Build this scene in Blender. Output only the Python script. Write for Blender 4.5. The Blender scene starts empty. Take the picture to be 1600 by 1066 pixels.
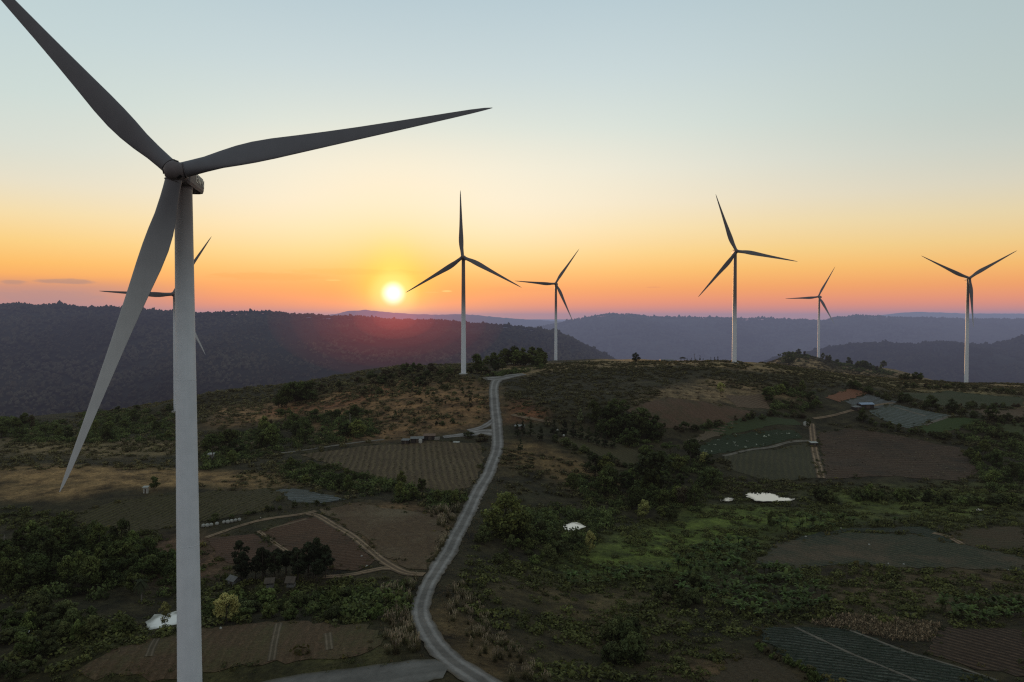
import bpy, math, random
import numpy as np
from mathutils import Vector, Matrix
from mathutils.geometry import delaunay_2d_cdt

random.seed(7)
rng = np.random.default_rng(7)
PI = math.pi
S = bpy.context.scene
COL = S.collection
R = math.radians

# ------------------------------------------------------------------ camera
F = 1142.0                       # focal length in photo pixels (1600 wide)
CAMZ = 100.0
TH = math.atan(33.0 / F)
CT, ST = math.cos(TH), math.sin(TH)
cam_d = bpy.data.cameras.new('camera')
cam = bpy.data.objects.new('camera', cam_d)
COL.objects.link(cam)
cam.location = (0, 0, CAMZ)
cam.rotation_euler = (PI / 2 - TH, 0, 0)
cam_d.sensor_width = 36
cam_d.lens = F / 1600 * 36
cam_d.clip_start = 1.0
cam_d.clip_end = 90000
S.camera = cam


def ray(px, py):
    a = (px - 800) / F
    b = -(py - 533) / F
    return np.array([a, CT + b * ST, -ST + b * CT])


def proj(x, y, z):
    z = z - CAMZ
    fw = y * CT - z * ST
    up = y * ST + z * CT
    fw = np.where(fw < 1, 1, fw)
    return 800 + F * x / fw, 533 - F * up / fw


# ------------------------------------------------------------------ object helpers
def tag(o, label=None, cat=None, group=None, kind=None):
    if label: o['label'] = label
    if cat: o['category'] = cat
    if group: o['group'] = group
    if kind: o['kind'] = kind
    return o


def empty(name, loc=(0, 0, 0), rz=0.0):
    o = bpy.data.objects.new(name, None)
    o.empty_display_size = 0.5
    COL.objects.link(o)
    o.location = loc
    o.rotation_euler = (0, 0, rz)
    return o


def link(name, me, parent=None):
    o = bpy.data.objects.new(name, me)
    COL.objects.link(o)
    if parent is not None:
        o.parent = parent
    return o


def mesh_np(name, V, Fc, mat=None, col=None, smooth=False):
    """V (n,3); Fc (m,k) faces with k corners; col (n,3) per-vertex colour"""
    me = bpy.data.meshes.new(name)
    V = np.asarray(V, np.float32)
    Fc = np.asarray(Fc, np.int32)
    n, m, k = len(V), len(Fc), Fc.shape[1]
    me.vertices.add(n)
    me.vertices.foreach_set('co', V.ravel())
    me.loops.add(m * k)
    me.loops.foreach_set('vertex_index', Fc.ravel())
    me.polygons.add(m)
    me.polygons.foreach_set('loop_start', np.arange(0, m * k, k, dtype=np.int32))
    me.polygons.foreach_set('loop_total', np.full(m, k, np.int32))
    me.polygons.foreach_set('use_smooth', np.full(m, bool(smooth)))
    if col is not None:
        a = me.color_attributes.new('tone', 'FLOAT_COLOR', 'POINT')
        c = np.ones((n, 4), np.float32)
        c[:, :3] = col
        a.data.foreach_set('color', c.ravel())
    me.update(calc_edges=True)
    if mat: me.materials.append(mat)
    return me


class MB:
    """collects boxes, tubes and lofts into one mesh"""
    def __init__(self):
        self.v, self.f, self.sm = [], [], []

    def add(self, V, Fs, smooth=False):
        b = len(self.v)
        self.v += [tuple(p) for p in V]
        self.f += [tuple(b + i for i in f) for f in Fs]
        self.sm += [smooth] * len(Fs)

    def box(self, c, s, rz=0, rx=0, ry=0):
        M = Matrix.Rotation(rz, 3, 'Z') @ Matrix.Rotation(rx, 3, 'X') @ Matrix.Rotation(ry, 3, 'Y')
        V = []
        for dx in (-.5, .5):
            for dy in (-.5, .5):
                for dz in (-.5, .5):
                    V.append(Vector(c) + M @ Vector((dx * s[0], dy * s[1], dz * s[2])))
        self.add(V, [(0, 1, 3, 2), (4, 6, 7, 5), (0, 4, 5, 1), (2, 3, 7, 6), (0, 2, 6, 4), (1, 5, 7, 3)])
        return self

    def rings(self, rings, cap0=True, cap1=True, smooth=True):
        n = len(rings[0])
        V = [p for r in rings for p in r]
        Fs = []
        for i in range(len(rings) - 1):
            for j in range(n):
                k = (j + 1) % n
                Fs.append((i * n + j, i * n + k, (i + 1) * n + k, (i + 1) * n + j))
        self.add(V, Fs, smooth)
        if cap0: self.add(rings[0][::-1], [tuple(range(n))])
        if cap1: self.add(rings[-1], [tuple(range(n))])
        return self

    def tube(self, pts, rad, n=8, smooth=True):
        rr = rad if isinstance(rad, (list, tuple)) else [rad] * len(pts)
        out = []
        for i, p in enumerate(pts):
            p = Vector(p)
            d = Vector(pts[min(i + 1, len(pts) - 1)]) - Vector(pts[max(i - 1, 0)])
            d.normalize()
            u = d.orthogonal().normalized() if abs(d.z) < .99 else Vector((1, 0, 0))
            w = d.cross(u).normalized()
            u = w.cross(d)
            out.append([p + u * (rr[i] * math.cos(2 * PI * j / n)) + w * (rr[i] * math.sin(2 * PI * j / n)) for j in range(n)])
        return self.rings(out, smooth=smooth)

    def mesh(self, name, mat, bevel=0):
        me = bpy.data.meshes.new(name)
        me.from_pydata([tuple(v) for v in self.v], [], self.f)
        me.polygons.foreach_set('use_smooth', self.sm)
        me.update()
        if mat: me.materials.append(mat)
        return me

    def build(self, name, mat, parent=None):
        return link(name, self.mesh(name, mat), parent)


# ------------------------------------------------------------------ materials
def new_mat(name):
    m = bpy.data.materials.new(name)
    m.use_nodes = True
    nt = m.node_tree
    b = nt.nodes['Principled BSDF']
    b.inputs['Specular IOR Level'].default_value = 0.15
    return m, nt, b


def nd(nt, typ, **kw):
    n = nt.nodes.new(typ)
    for k, v in kw.items(): setattr(n, k, v)
    return n


def mixc(nt, fac, a, b, typ='MIX'):
    n = nd(nt, 'ShaderNodeMix', data_type='RGBA', blend_type=typ)
    for sock, v in ((n.inputs[0], fac), (n.inputs[6], a), (n.inputs[7], b)):
        if isinstance(v, bpy.types.NodeSocket): nt.links.new(v, sock)
        elif isinstance(v, (tuple, list)): sock.default_value = (*v[:3], 1)
        else: sock.default_value = v
    return n.outputs[2]


def mth(nt, op, a, b=0.0, c=None):
    n = nd(nt, 'ShaderNodeMath', operation=op)
    for i, v in enumerate((a, b, c)):
        if v is None: continue
        if isinstance(v, bpy.types.NodeSocket): nt.links.new(v, n.inputs[i])
        else: n.inputs[i].default_value = v
    return n.outputs[0]


def mrange(nt, v, a, b, c=0.0, d=1.0, smooth=False):
    n = nd(nt, 'ShaderNodeMapRange', interpolation_type='SMOOTHSTEP' if smooth else 'LINEAR')
    nt.links.new(v, n.inputs[0])
    for i, q in enumerate((a, b, c, d)): n.inputs[i + 1].default_value = q
    return n.outputs[0]


def noise(nt, vec, scale, detail=4, rough=.55, dist=0.0):
    n = nd(nt, 'ShaderNodeTexNoise')
    n.inputs['Scale'].default_value = scale
    n.inputs['Detail'].default_value = detail
    n.inputs['Roughness'].default_value = rough
    n.inputs['Distortion'].default_value = dist
    if vec is not None: nt.links.new(vec, n.inputs['Vector'])
    return n.outputs['Fac']


def geopos(nt):
    return nd(nt, 'ShaderNodeNewGeometry').outputs['Position']


def bump(nt, h, bsdf, strength, dist):
    n = nd(nt, 'ShaderNodeBump')
    n.inputs['Strength'].default_value = strength
    n.inputs['Distance'].default_value = dist
    nt.links.new(h, n.inputs['Height'])
    nt.links.new(n.outputs[0], bsdf.inputs['Normal'])


def plain(name, c, rough=.7, var=.25, scale=1.5, metal=0.0):
    m, nt, b = new_mat(name)
    tc = nd(nt, 'ShaderNodeTexCoord').outputs['Object']
    f = noise(nt, tc, scale, 5)
    f = mrange(nt, f, .3, .7, 1 - var, 1 + var)
    o = mixc(nt, 1.0, c, (1, 1, 1), 'MULTIPLY')
    n = o.node
    cb = nd(nt, 'ShaderNodeCombineColor')
    for i in range(3): nt.links.new(f, cb.inputs[i])
    nt.links.new(cb.outputs[0], n.inputs[7])
    nt.links.new(o, b.inputs['Base Color'])
    b.inputs['Roughness'].default_value = rough
    b.inputs['Metallic'].default_value = metal
    return m


def leaf_mat(name, trans=.25, gain=1.0):
    """leaves: colour from the mesh's own tone attribute, varied per plant"""
    m, nt, b = new_mat(name)
    at = nd(nt, 'ShaderNodeAttribute', attribute_name='tone')
    oi = nd(nt, 'ShaderNodeObjectInfo')
    g = mrange(nt, oi.outputs['Random'], 0, 1, .7 * gain, 1.7 * gain)
    hs = nd(nt, 'ShaderNodeHueSaturation')
    nt.links.new(at.outputs['Color'], hs.inputs['Color'])
    nt.links.new(g, hs.inputs['Value'])
    rr = mth(nt, 'FRACT', mth(nt, 'MULTIPLY', oi.outputs['Random'], 17.3))
    nt.links.new(mrange(nt, rr, 0, 1, .482, .512), hs.inputs['Hue'])
    nt.links.new(hs.outputs[0], b.inputs['Base Color'])
    b.inputs['Roughness'].default_value = .75
    tr = nd(nt, 'ShaderNodeBsdfTranslucent')
    nt.links.new(hs.outputs[0], tr.inputs['Color'])
    mx = nd(nt, 'ShaderNodeMixShader')
    mx.inputs[0].default_value = trans
    nt.links.new(b.outputs[0], mx.inputs[1])
    nt.links.new(tr.outputs[0], mx.inputs[2])
    nt.links.new(mx.outputs[0], nt.nodes['Material Output'].inputs[0])
    return m


M_leaf = leaf_mat('leaves', .3, 1.22)
M_scrub = leaf_mat('scrub leaves', .3, 1.25)
M_bark = plain('bark', (.045, .036, .028), .9, .4, 3)
M_palebark = plain('pale bark', (.16, .14, .12), .9, .4, 3)

# ------------------------------------------------------------------ terrain
# survey points: (photo column, photo row, metres below the drone)
CP = '''740 1066 66;700 1040 67;665 985 69;665 950 71;680 900 73;710 830 77;745 770 80;770 720 78;778 680 74;775 650 66
770 620 58;775 595 53;800 588 51.5;723 585 47.6;400 1040 70;150 1040 71;560 1000 70;300 980 73;400 970 74;50 1000 73
600 950 72.5;400 930 77;200 950 77;50 930 77;550 930 75;440 925 77.5;250 970 78;350 1000 72.5;400 860 78;500 880 76;500 800 77
380 800 77;330 820 78;200 850 80;60 850 81;640 880 74;600 800 77;420 760 78;300 760 77;100 760 76;0 760 77;100 730 76;0 730 76
300 740 77;420 745 78;100 700 80;0 700 81;300 700 82;450 710 79;600 700 76;700 695 75;600 750 78;700 760 79;100 670 82;250 665 80
0 655 86;100 650 82;250 632 74;340 620 70;340 650 76;420 640 72;420 610 66;500 650 72;520 600 60;600 640 68;600 590 53;650 620 61
680 600 55;680 580 50;600 578 49;760 572 48;840 572 47;900 568 47;950 567 46;1000 567 45;1050 566 43;1100 566 42.5;1148 567 41.5
800 620 59;850 620 60;850 600 55;950 600 54;950 640 63;1050 600 53;1050 640 64;1150 600 54;1150 640 66;880 680 75;820 670 70
950 700 79;850 720 80;1000 680 76;1100 680 78;850 800 85;950 760 87;1050 760 89;1200 777 92;900 825 86;800 830 82;1050 850 88
1200 850 89;850 900 82;780 900 76;760 960 73;950 950 80;1100 950 82;1000 1040 77;850 1040 72;780 1050 67;1200 1000 79
1300 950 82;1300 1050 76;1450 1020 78;1590 1050 77;1590 960 82;1450 900 85;1590 880 86;1300 880 86;1400 830 88;1590 830 88
1300 800 90;1450 780 91;1590 790 90;1280 740 88;1400 750 89;1520 740 89;1590 720 88;1300 690 82;1400 690 83;1500 690 84
1280 650 74;1200 640 69;1350 635 70;1300 615 63;1380 640 71;1450 660 75;1590 670 78;1590 640 73;1500 630 71;1400 610 64
1250 600 57;1278 580 50.5;1330 590 58;1400 595 62;1511 598 73.8;1590 600 75;1450 598 68;1230 570 46'''
P3 = []
for t in CP.replace('\n', ';').split(';'):
    px, py, d = map(float, t.split())
    r = ray(px, py)
    k = -d / r[2]
    P3.append((r[0] * k, r[1] * k, CAMZ - d))
# points the photo does not show directly: behind the crests, under and beside the drone
P3 += [(-67, 130, 16), (-250, 120, 20), (-500, 300, 14), (-700, 600, 8), (-800, 800, -10), (0, 60, 36), (200, 60, 26),
       (250, 120, 22), (450, 250, 10), (600, 450, 10), (750, 650, 22), (850, 900, 5), (-100, 60, 28), (-300, 60, 22), (500, 60, 18),
       (60, 1030, 38), (-100, 1000, 15), (-300, 1000, -25), (-550, 1000, -60), (220, 950, 40), (320, 950, 32), (350, 1050, 18), (440, 1000, 10),
       (541, 1290, 21), (541, 1240, 24), (530, 1200, 30), (480, 1200, 41), (430, 1210, 32), (360, 1250, 5), (620, 1200, 20), (700, 1180, -5), (560, 1100, 12), (500, 1050, 8),
       (-288, 623, 16), (-330, 640, 14), (0, 1500, -90), (-500, 1500, -130), (-900, 1300, -120), (540, 1500, -40), (900, 1400, -90), (250, 1450, -70), (900, 1150, -60),
       (-900, 500, 0), (-800, 200, 5), (900, 250, 0), (900, 600, 10), (-1000, 1000, -90), (620, 900, 12), (720, 850, 12), (540, 900, 20)]
P3 = np.array(P3)
SC = 400.0


def _tps(d2):
    return np.where(d2 > 0, .5 * d2 * np.log(np.maximum(d2, 1e-12)), 0)


n_ = len(P3)
XY = P3[:, :2] / SC
A_ = np.zeros((n_ + 3, n_ + 3))
A_[:n_, :n_] = _tps(((XY[:, None] - XY[None]) ** 2).sum(-1)) + np.eye(n_) * 0.002
A_[:n_, n_] = 1
A_[:n_, n_ + 1:] = XY
A_[n_:, :n_] = A_[:n_, n_:].T
W_ = np.linalg.solve(A_, np.concatenate([P3[:, 2], np.zeros(3)]))


def vnoise(x, y, seed):
    """smooth value noise on a unit lattice"""
    def h(i, j):
        t = np.sin(i * 127.1 + j * 311.7 + seed * 74.7) * 43758.5453
        return t - np.floor(t)
    i, j = np.floor(x), np.floor(y)
    u, v = x - i, y - j
    u, v = u * u * (3 - 2 * u), v * v * (3 - 2 * v)
    return (h(i, j) * (1 - u) + h(i + 1, j) * u) * (1 - v) + (h(i, j + 1) * (1 - u) + h(i + 1, j + 1) * u) * v - .5


GX0, GX1, GY0, GY1, GS = -960.0, 960.0, 40.0, 1540.0, 3.0
gx = np.arange(GX0, GX1 + .1, GS)
gy = np.arange(GY0, GY1 + .1, GS)
NX, NY = len(gx), len(gy)
HG = np.zeros((NY, NX))
for j in range(NY):
    q = np.stack([gx, np.full(NX, gy[j])], 1) / SC
    HG[j] = _tps(((q[:, None] - XY[None]) ** 2).sum(-1)) @ W_[:n_] + W_[n_] + q @ W_[n_ + 1:]
gxx, gyy = np.meshgrid(gx, gy)
HG = np.clip(HG, -160, 75)
far_ = np.clip((gyy - 250) / 200, .25, 1)
HG += far_ * (3.6 * vnoise(gxx / 85 + .3 * gyy / 85, gyy / 85, 1) + 2.6 * vnoise(gxx / 38, gyy / 46, 2)) + .9 * vnoise(gxx / 17, gyy / 17, 3)


def H(x, y):
    u = np.clip((np.asarray(x, float) - GX0) / GS, 0, NX - 1.001)
    v = np.clip((np.asarray(y, float) - GY0) / GS, 0, NY - 1.001)
    i, j = u.astype(int), v.astype(int)
    a, b = u - i, v - j
    return (HG[j, i] * (1 - a) + HG[j, i + 1] * a) * (1 - b) + (HG[j + 1, i] * (1 - a) + HG[j + 1, i + 1] * a) * b


_ts = np.concatenate([np.arange(60, 400, .8), np.arange(400, 1530, 1.6)])


def hit(px, py):
    """where the view ray through a photo pixel meets the ground"""
    r = ray(px, py)
    t = _ts / r[1]
    x, y, z = r[0] * t, r[1] * t, CAMZ + r[2] * t
    g = H(x, y)
    w = np.nonzero(z < g)[0]
    i = w[0] if len(w) else len(t) - 1
    return Vector((x[i], y[i], float(g[i])))


def at(px, Y):
    """point on the ground under photo column px at distance Y"""
    x = (px - 800) / F * Y
    return Vector((x, Y, float(H(x, Y))))


def inpoly(x, y, P):
    x, y = np.asarray(x), np.asarray(y)
    r = np.zeros(x.shape, bool)
    n = len(P)
    for i in range(n):
        x0, y0 = P[i]
        x1, y1 = P[(i + 1) % n]
        c = ((y0 > y) != (y1 > y)) & (x < (x1 - x0) * (y - y0) / ((y1 - y0) or 1e-9) + x0)
        r ^= c
    return r


def poly(s):
    return [tuple(map(float, p.split(','))) for p in s.split()]


def ground_poly(P):
    return [tuple(hit(*p)[:2]) for p in P]


# ground tones: soft regions of different cover
ZONES = [  # (outline, colour, softness m)
    ('860,905 880,870 950,845 1060,808 1150,788 1350,808 1300,838 1210,835 1150,868 1050,900 940,915', (.045, .066, .015), 9),
    ('1250,770 1600,760 1600,815 1480,815 1300,800', (.042, .056, .016), 12),
    ('0,728 150,728 300,734 420,742 470,752 420,765 300,762 200,770 100,785 0,782', (.105, .075, .040), 8),
    ('0,685 130,690 300,688 330,705 200,715 0,712', (.075, .062, .036), 12),
    ('480,640 560,612 640,595 720,592 765,600 768,655 700,672 590,690 520,690', (.085, .055, .030), 14),
    ('330,640 440,630 520,615 640,590 650,602 540,625 430,655 340,668', (.105, .068, .038), 12),
    ('400,640 500,632 620,600 640,610 520,640 430,650', (.085, .045, .026), 8),
    ('800,690 860,700 950,740 1000,760 920,775 860,740 800,720 780,760 790,700', (.060, .044, .023), 8),
    ('980,640 1020,610 1100,595 1180,600 1250,612 1200,625 1120,640 1040,625', (.085, .066, .042), 12),
    ('790,640 800,620 850,650 800,665', (.07, .034, .018), 6),
    ('780,575 900,566 1150,564 1300,578 1600,596 1600,612 1300,592 1150,576 900,576 800,590', (.095, .075, .045), 8),
    ('1180,570 1290,578 1420,600 1600,605 1600,640 1400,610 1250,590', (.070, .060, .033), 10),
    ('850,910 1000,900 1060,960 990,1010 880,1020 820,960', (.042, .036, .020), 10),
    ('690,920 720,930 760,1000 820,1066 780,1066 700,1010 680,960', (.044, .034, .019), 5),
    ('1080,1030 1180,1025 1280,1066 1080,1066', (.050, .036, .022), 6),
    ('540,785 700,800 690,890 620,880 560,830', (.075, .052, .032), 8),
    ('1290,895 1600,890 1600,950 1400,960 1300,950', (.040, .032, .020), 10),
    ('100,1030 300,980 600,980 640,1020 560,1060 100,1066', (.040, .042, .018), 6),
    ('210,860 280,840 340,850 360,890 280,920 200,900', (.055, .036, .026), 8),
]
tone = np.empty((NY, NX, 3))
tone[:] = (.033, .026, .012)
wx = gxx + 14 * vnoise(gxx / 22, gyy / 22, 5) + 7 * vnoise(gxx / 8, gyy / 8, 6)
wy = gyy + 14 * vnoise(gxx / 22, gyy / 22, 7) + 7 * vnoise(gxx / 8, gyy / 8, 8)
for s, c, soft in ZONES:
    P = ground_poly(poly(s))
    a = inpoly(wx, wy, P).astype(float)
    k = max(1, int(soft / GS))
    for ax in (0, 1):
        a = sum(np.roll(a, q, ax) for q in range(-k, k + 1)) / (2 * k + 1)
    tone = tone * (1 - a[..., None]) + np.array(c) * (1.95, 1.62, 1.3) * a[..., None]
V = np.stack([gxx, gyy, HG], -1).reshape(-1, 3)
idx = np.arange(NX * NY).reshape(NY, NX)
Fq = np.stack([idx[:-1, :-1], idx[:-1, 1:], idx[1:, 1:], idx[1:, :-1]], -1).reshape(-1, 4)
m, nt, b = new_mat('ground')
at_ = nd(nt, 'ShaderNodeAttribute', attribute_name='tone').outputs['Color']
pos = geopos(nt)
f1 = mrange(nt, noise(nt, pos, .09, 8, .68), .34, .68, .3, 2.0)
f2 = mrange(nt, noise(nt, pos, .7, 5, .7), .3, .7, .55, 1.5)
f = mth(nt, 'MULTIPLY', f1, f2)
vm = nd(nt, 'ShaderNodeVectorMath', operation='SCALE')
nt.links.new(at_, vm.inputs[0]); nt.links.new(f, vm.inputs['Scale'])
f3 = mrange(nt, noise(nt, pos, .035, 6, .6), .48, .66)
o = mixc(nt, mth(nt, 'MULTIPLY', f3, .35), vm.outputs[0], (.034, .036, .014))
nt.links.new(o, b.inputs['Base Color'])
b.inputs['Roughness'].default_value = .95
bump(nt, noise(nt, pos, .8, 6, .75), b, 1.0, 1.2)
M_ground = m
g = link('ground', mesh_np('ground', V, Fq, M_ground, tone.reshape(-1, 3), True))
tag(g, 'rolling farmland with dark scrub, meadow and bare soil', kind='structure')

# wide lower plain that carries the land to the horizon
pm = MB()
N = 48
rr = [900, 3000, 9000, 26000, 60000]
ring = [[(r_ * math.sin(2 * PI * k / N), 700 + r_ * math.cos(2 * PI * k / N), -165 - (0 if r_ > 1000 else 0)) for k in range(N)] for r_ in rr]
pm.rings(ring, cap0=True, cap1=False)
p = pm.build('plain', plain('plain soil', (.03, .034, .022), .95, .4, .004))
tag(p, 'hazy lowland plain under the distant ridges', kind='structure')


# ------------------------------------------------------------------ sheets on the ground: fields, tracks, ponds
def drape_poly(P, step, off, jitter=1.3):
    """triangulated sheet over a ground outline (world xy)"""
    pts = []
    n = len(P)
    for i in range(n):
        a, b_ = Vector(P[i]), Vector(P[(i + 1) % n])
        L = (b_ - a).length
        k = max(1, int(L / step))
        nrm = Vector((-(b_ - a).y, (b_ - a).x)).normalized() if L > 0 else Vector((0, 0))
        for q in range(k):
            w = a.lerp(b_, q / k)
            pts.append(w + nrm * random.uniform(-jitter, jitter))
    nb = len(pts)
    xs, ys = [p_.x for p_ in pts], [p_.y for p_ in pts]
    X, Y = np.meshgrid(np.arange(min(xs), max(xs), step), np.arange(min(ys), max(ys), step))
    ins = inpoly(X, Y, [tuple(p_) for p_ in pts])
    inner = [Vector((x + .01, y + .013)) for x, y in zip(X[ins], Y[ins])]
    v, e, fc, *_ = delaunay_2d_cdt(pts + inner, [], [list(range(nb))], 1, 1e-4)
    xy = np.array([tuple(q) for q in v])
    z = H(xy[:, 0], xy[:, 1]) + off
    me = bpy.data.meshes.new('sheet')
    me.from_pydata(np.column_stack([xy, z]).tolist(), [], [tuple(q) for q in fc])
    # all faces up
    up = [pl.normal.z < 0 for pl in me.polygons]
    if sum(up) > len(up) / 2: me.flip_normals()
    me.polygons.foreach_set('use_smooth', [True] * len(me.polygons))
    me.update()
    return me


def field_mat(name, a, b_, angle, spacing, contrast=.5, patch=None, patch_amt=0.0, fine=1.0, litter=None, warp=1.2):
    m, nt, b = new_mat(name)
    pos = geopos(nt)
    sp = nd(nt, 'ShaderNodeSeparateXYZ'); nt.links.new(pos, sp.inputs[0])
    w = mth(nt, 'MULTIPLY', mth(nt, 'SUBTRACT', noise(nt, pos, .06, 3), .5), warp * 4)
    s = mth(nt, 'ADD', mth(nt, 'MULTIPLY', sp.outputs[0], math.cos(angle)), mth(nt, 'MULTIPLY', sp.outputs[1], math.sin(angle)))
    s = mth(nt, 'ADD', s, w)
    row = mth(nt, 'SINE', mth(nt, 'MULTIPLY', s, 2 * PI / spacing))
    row = mrange(nt, row, -.6, .8)
    n1 = noise(nt, pos, .5 * fine, 6, .7)
    row = mth(nt, 'MULTIPLY', row, mrange(nt, n1, .35, .6, .25, 1.0))
    if litter is not False:
        a, b_ = [(q[0] * 1.1, q[1] * .98, q[2] * .9) if q[1] < q[0] * 1.05 else q for q in (a, b_)]
    c = mixc(nt, mth(nt, 'MULTIPLY', row, contrast), a, b_)
    if patch:
        c = mixc(nt, mth(nt, 'MULTIPLY', mrange(nt, noise(nt, pos, .05, 6, .65), .46, .66), patch_amt), c, patch)
    if litter:
        c = mixc(nt, mrange(nt, noise(nt, pos, .9, 4, .75), .64, .72, 0, .8), c, litter)
    vm = nd(nt, 'ShaderNodeVectorMath', operation='SCALE')
    nt.links.new(c, vm.inputs[0])
    nt.links.new(mrange(nt, noise(nt, pos, 1.6 * fine, 5, .75), .25, .75, .45, 1.55), vm.inputs['Scale'])
    nt.links.new(vm.outputs[0], b.inputs['Base Color'])
    b.inputs['Roughness'].default_value = .95
    hgt = mth(nt, 'ADD', mth(nt, 'MULTIPLY', row, .8), noise(nt, pos, 1.3, 4))
    bump(nt, hgt, b, .9, .5)
    return m


FIELDS = {}


def field(name, key, outline, mat, label, step=4.0, off=.13):
    P = ground_poly(poly(outline))
    me = drape_poly(P, step, off)
    me.materials.append(mat)
    o = link(name, me)
    tag(o, label, kind='structure')
    FIELDS[key] = P
    return o


brown = (.060, .040, .026)
field('field', 'orchard', '470,711 575,697 660,690 750,693 757,716 738,760 705,771 640,760 560,738 500,722',
      field_mat('row crop soil', (.062, .046, .027), (.125, .10, .056), R(8), 3.4, .9, (.06, .040, .022), .6), 'olive brown field striped with low crop rows beside the road')
field('field', 'ploughed', '407,833 470,812 496,808 540,832 585,876 560,892 508,890 458,866',
      field_mat('ploughed soil', (.062, .037, .024), (.10, .062, .040), R(60), 2.2, .7, (.040, .027, .017), .7), 'dark ploughed plot enclosed by pale dirt tracks')
field('field', 'ploughed_b', '322,842 402,834 450,868 385,884 335,872',
      field_mat('ploughed soil two', (.068, .040, .028), (.10, .062, .042), R(100), 2.2, .6, (.045, .03, .02), .7), 'reddish ploughed plot behind the white bales')
field('field', 'dry', '500,797 560,786 640,800 700,808 690,850 666,892 640,889 600,866 540,822',
      field_mat('dry grass soil', (.070, .048, .029), (.12, .088, .052), R(20), 5, .4, (.13, .096, .058), .8, .6, None, 6), 'fallow plot of dry brown grass beside the road')
field('field', 'green_rows', '180,783 300,772 425,763 442,775 412,799 318,816 210,836 140,826 110,808',
      field_mat('dark crop', (.034, .030, .014), (.070, .066, .024), R(-12), 2.4, .9, (.055, .042, .022), .6), 'dark olive crop plot below the tan grass slope')
field('field', 'plastic_strip', '430,766 462,764 500,772 545,781 505,787 462,786',
      field_mat('grey plastic mulch', (.055, .06, .055), (.17, .18, .185), R(75), 3.0, .9, (.05, .05, .04), .6, 1.5), 'narrow grey plot covered with plastic mulch strips')
field('field', 'stubble', '120,1048 200,1012 300,985 420,972 570,979 600,1000 560,1030 300,1056 130,1066',
      field_mat('stubble soil', (.066, .046, .027), (.115, .078, .050), R(5), 2.2, .7, (.06, .06, .022), .65, 1.0, (.22, .16, .11)), 'stubble field with pale tyre tracks beside the big turbine', 2.5)
field('field', 'hill_olive', '868,692 885,676 910,674 960,692 1003,708 996,736 962,738 905,712',
      field_mat('olive crop', (.052, .047, .025), (.088, .080, .038), R(30), 2.6, .8, (.05, .042, .022), .5), 'olive sloping plot below the row of conifers')
field('field', 'hill_brown', '975,641 1040,622 1110,630 1180,645 1150,660 1080,672 1030,670 1000,656',
      field_mat('bare brown soil', (.080, .052, .035), (.10, .066, .045), R(20), 4, .4, (.05, .046, .022), .8, .6), 'bare brown plot on the hillside')
field('field', 'hill_green', '1088,671 1152,657 1240,656 1252,665 1190,669 1132,681',
      field_mat('green crop', (.036, .046, .018), (.05, .06, .022), R(80), 4, .5), 'thin green plot on the hillside')
field('field', 'pale', '1072,690 1120,663 1150,662 1130,680 1088,692',
      field_mat('pale soil', (.095, .078, .055), (.12, .10, .072), R(15), 3, .5), 'pale beige plot on the hillside')
field('field', 'spotted', '1080,702 1132,682 1240,673 1256,685 1180,700 1112,712',
      field_mat('dotted crop', (.022, .030, .014), (.03, .042, .018), R(40), 4, .7, (.08, .085, .06), .0), 'dark green plot dotted with pale bushes')
field('field', 'greygreen', '1132,714 1268,694 1282,748 1200,752 1142,736',
      field_mat('grey green crop', (.044, .043, .026), (.072, .070, .038), R(-20), 3.5, .8, (.038, .038, .02), .6), 'grey green plot beside the double dirt track')
field('field', 'bigbrown', '1278,676 1320,670 1440,690 1498,700 1530,738 1500,752 1400,745 1292,750',
      field_mat('dark tilled soil', (.048, .032, .022), (.085, .060, .041), R(85), 4.2, .8, (.034, .026, .018), .7, .7, (.16, .13, .09)), 'large dark brown tilled field on the slope')
field('field', 'red', '1290,622 1330,607 1356,614 1312,630',
      field_mat('red soil', (.15, .07, .042), (.17, .085, .05), R(10), 4, .4), 'small reddish bare plot near the blue roofed house')
field('field', 'plastic_a', '1322,628 1358,616 1404,629 1385,637 1345,640',
      field_mat('grey plastic rows', (.065, .066, .062), (.15, .16, .17), R(70), 4.4, .9, (.06, .06, .045), .4), 'grey plastic covered plot behind the blue roofed house')
field('field', 'plastic_b', '1358,643 1398,633 1488,650 1440,664 1420,671 1380,658',
      field_mat('grey plastic rows two', (.055, .06, .045), (.16, .17, .17), R(50), 4.6, .9, (.05, .055, .035), .5), 'grey plastic covered plot below the blue roofed house')
field('field', 'bright', '1432,668 1480,653 1540,655 1502,671 1452,678',
      field_mat('bright green crop', (.036, .052, .015), (.05, .066, .02), R(75), 4, .5), 'bright green plot on the far slope')
field('field', 'stripes', '1132,618 1190,616 1206,640 1152,638',
      field_mat('striped soil', (.075, .052, .034), (.15, .11, .074), R(62), 5, .9), 'brown plot with pale diagonal stripes on the hillside')
field('field', 'teal', '1182,880 1215,848 1330,832 1430,836 1600,872 1600,893 1450,888 1300,884 1232,890',
      field_mat('teal crop', (.030, .034, .021), (.066, .068, .043), R(28), 2.6, .9, (.10, .066, .042), .8, .8), 'wide grey green vegetable field on the valley floor', 3)
field('field', 'cut', '1480,832 1588,822 1600,830 1600,862 1512,854',
      field_mat('cut crop', (.052, .040, .024), (.066, .054, .03), R(70), 3, .5, (.035, .04, .018), .5), 'brown cut plot beside the valley vegetable field', 3)
field('field', 'mulch', '1168,986 1250,980 1320,981 1422,1021 1570,1072 1280,1072 1212,1016',
      field_mat('dark mulch rows', (.010, .014, .009), (.080, .090, .072), R(72), 2.0, .9, (.014, .02, .011), .75, 1.2, (.10, .115, .105)), 'dark green vegetable plot with silvery mulch rows', 2.5)
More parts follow.
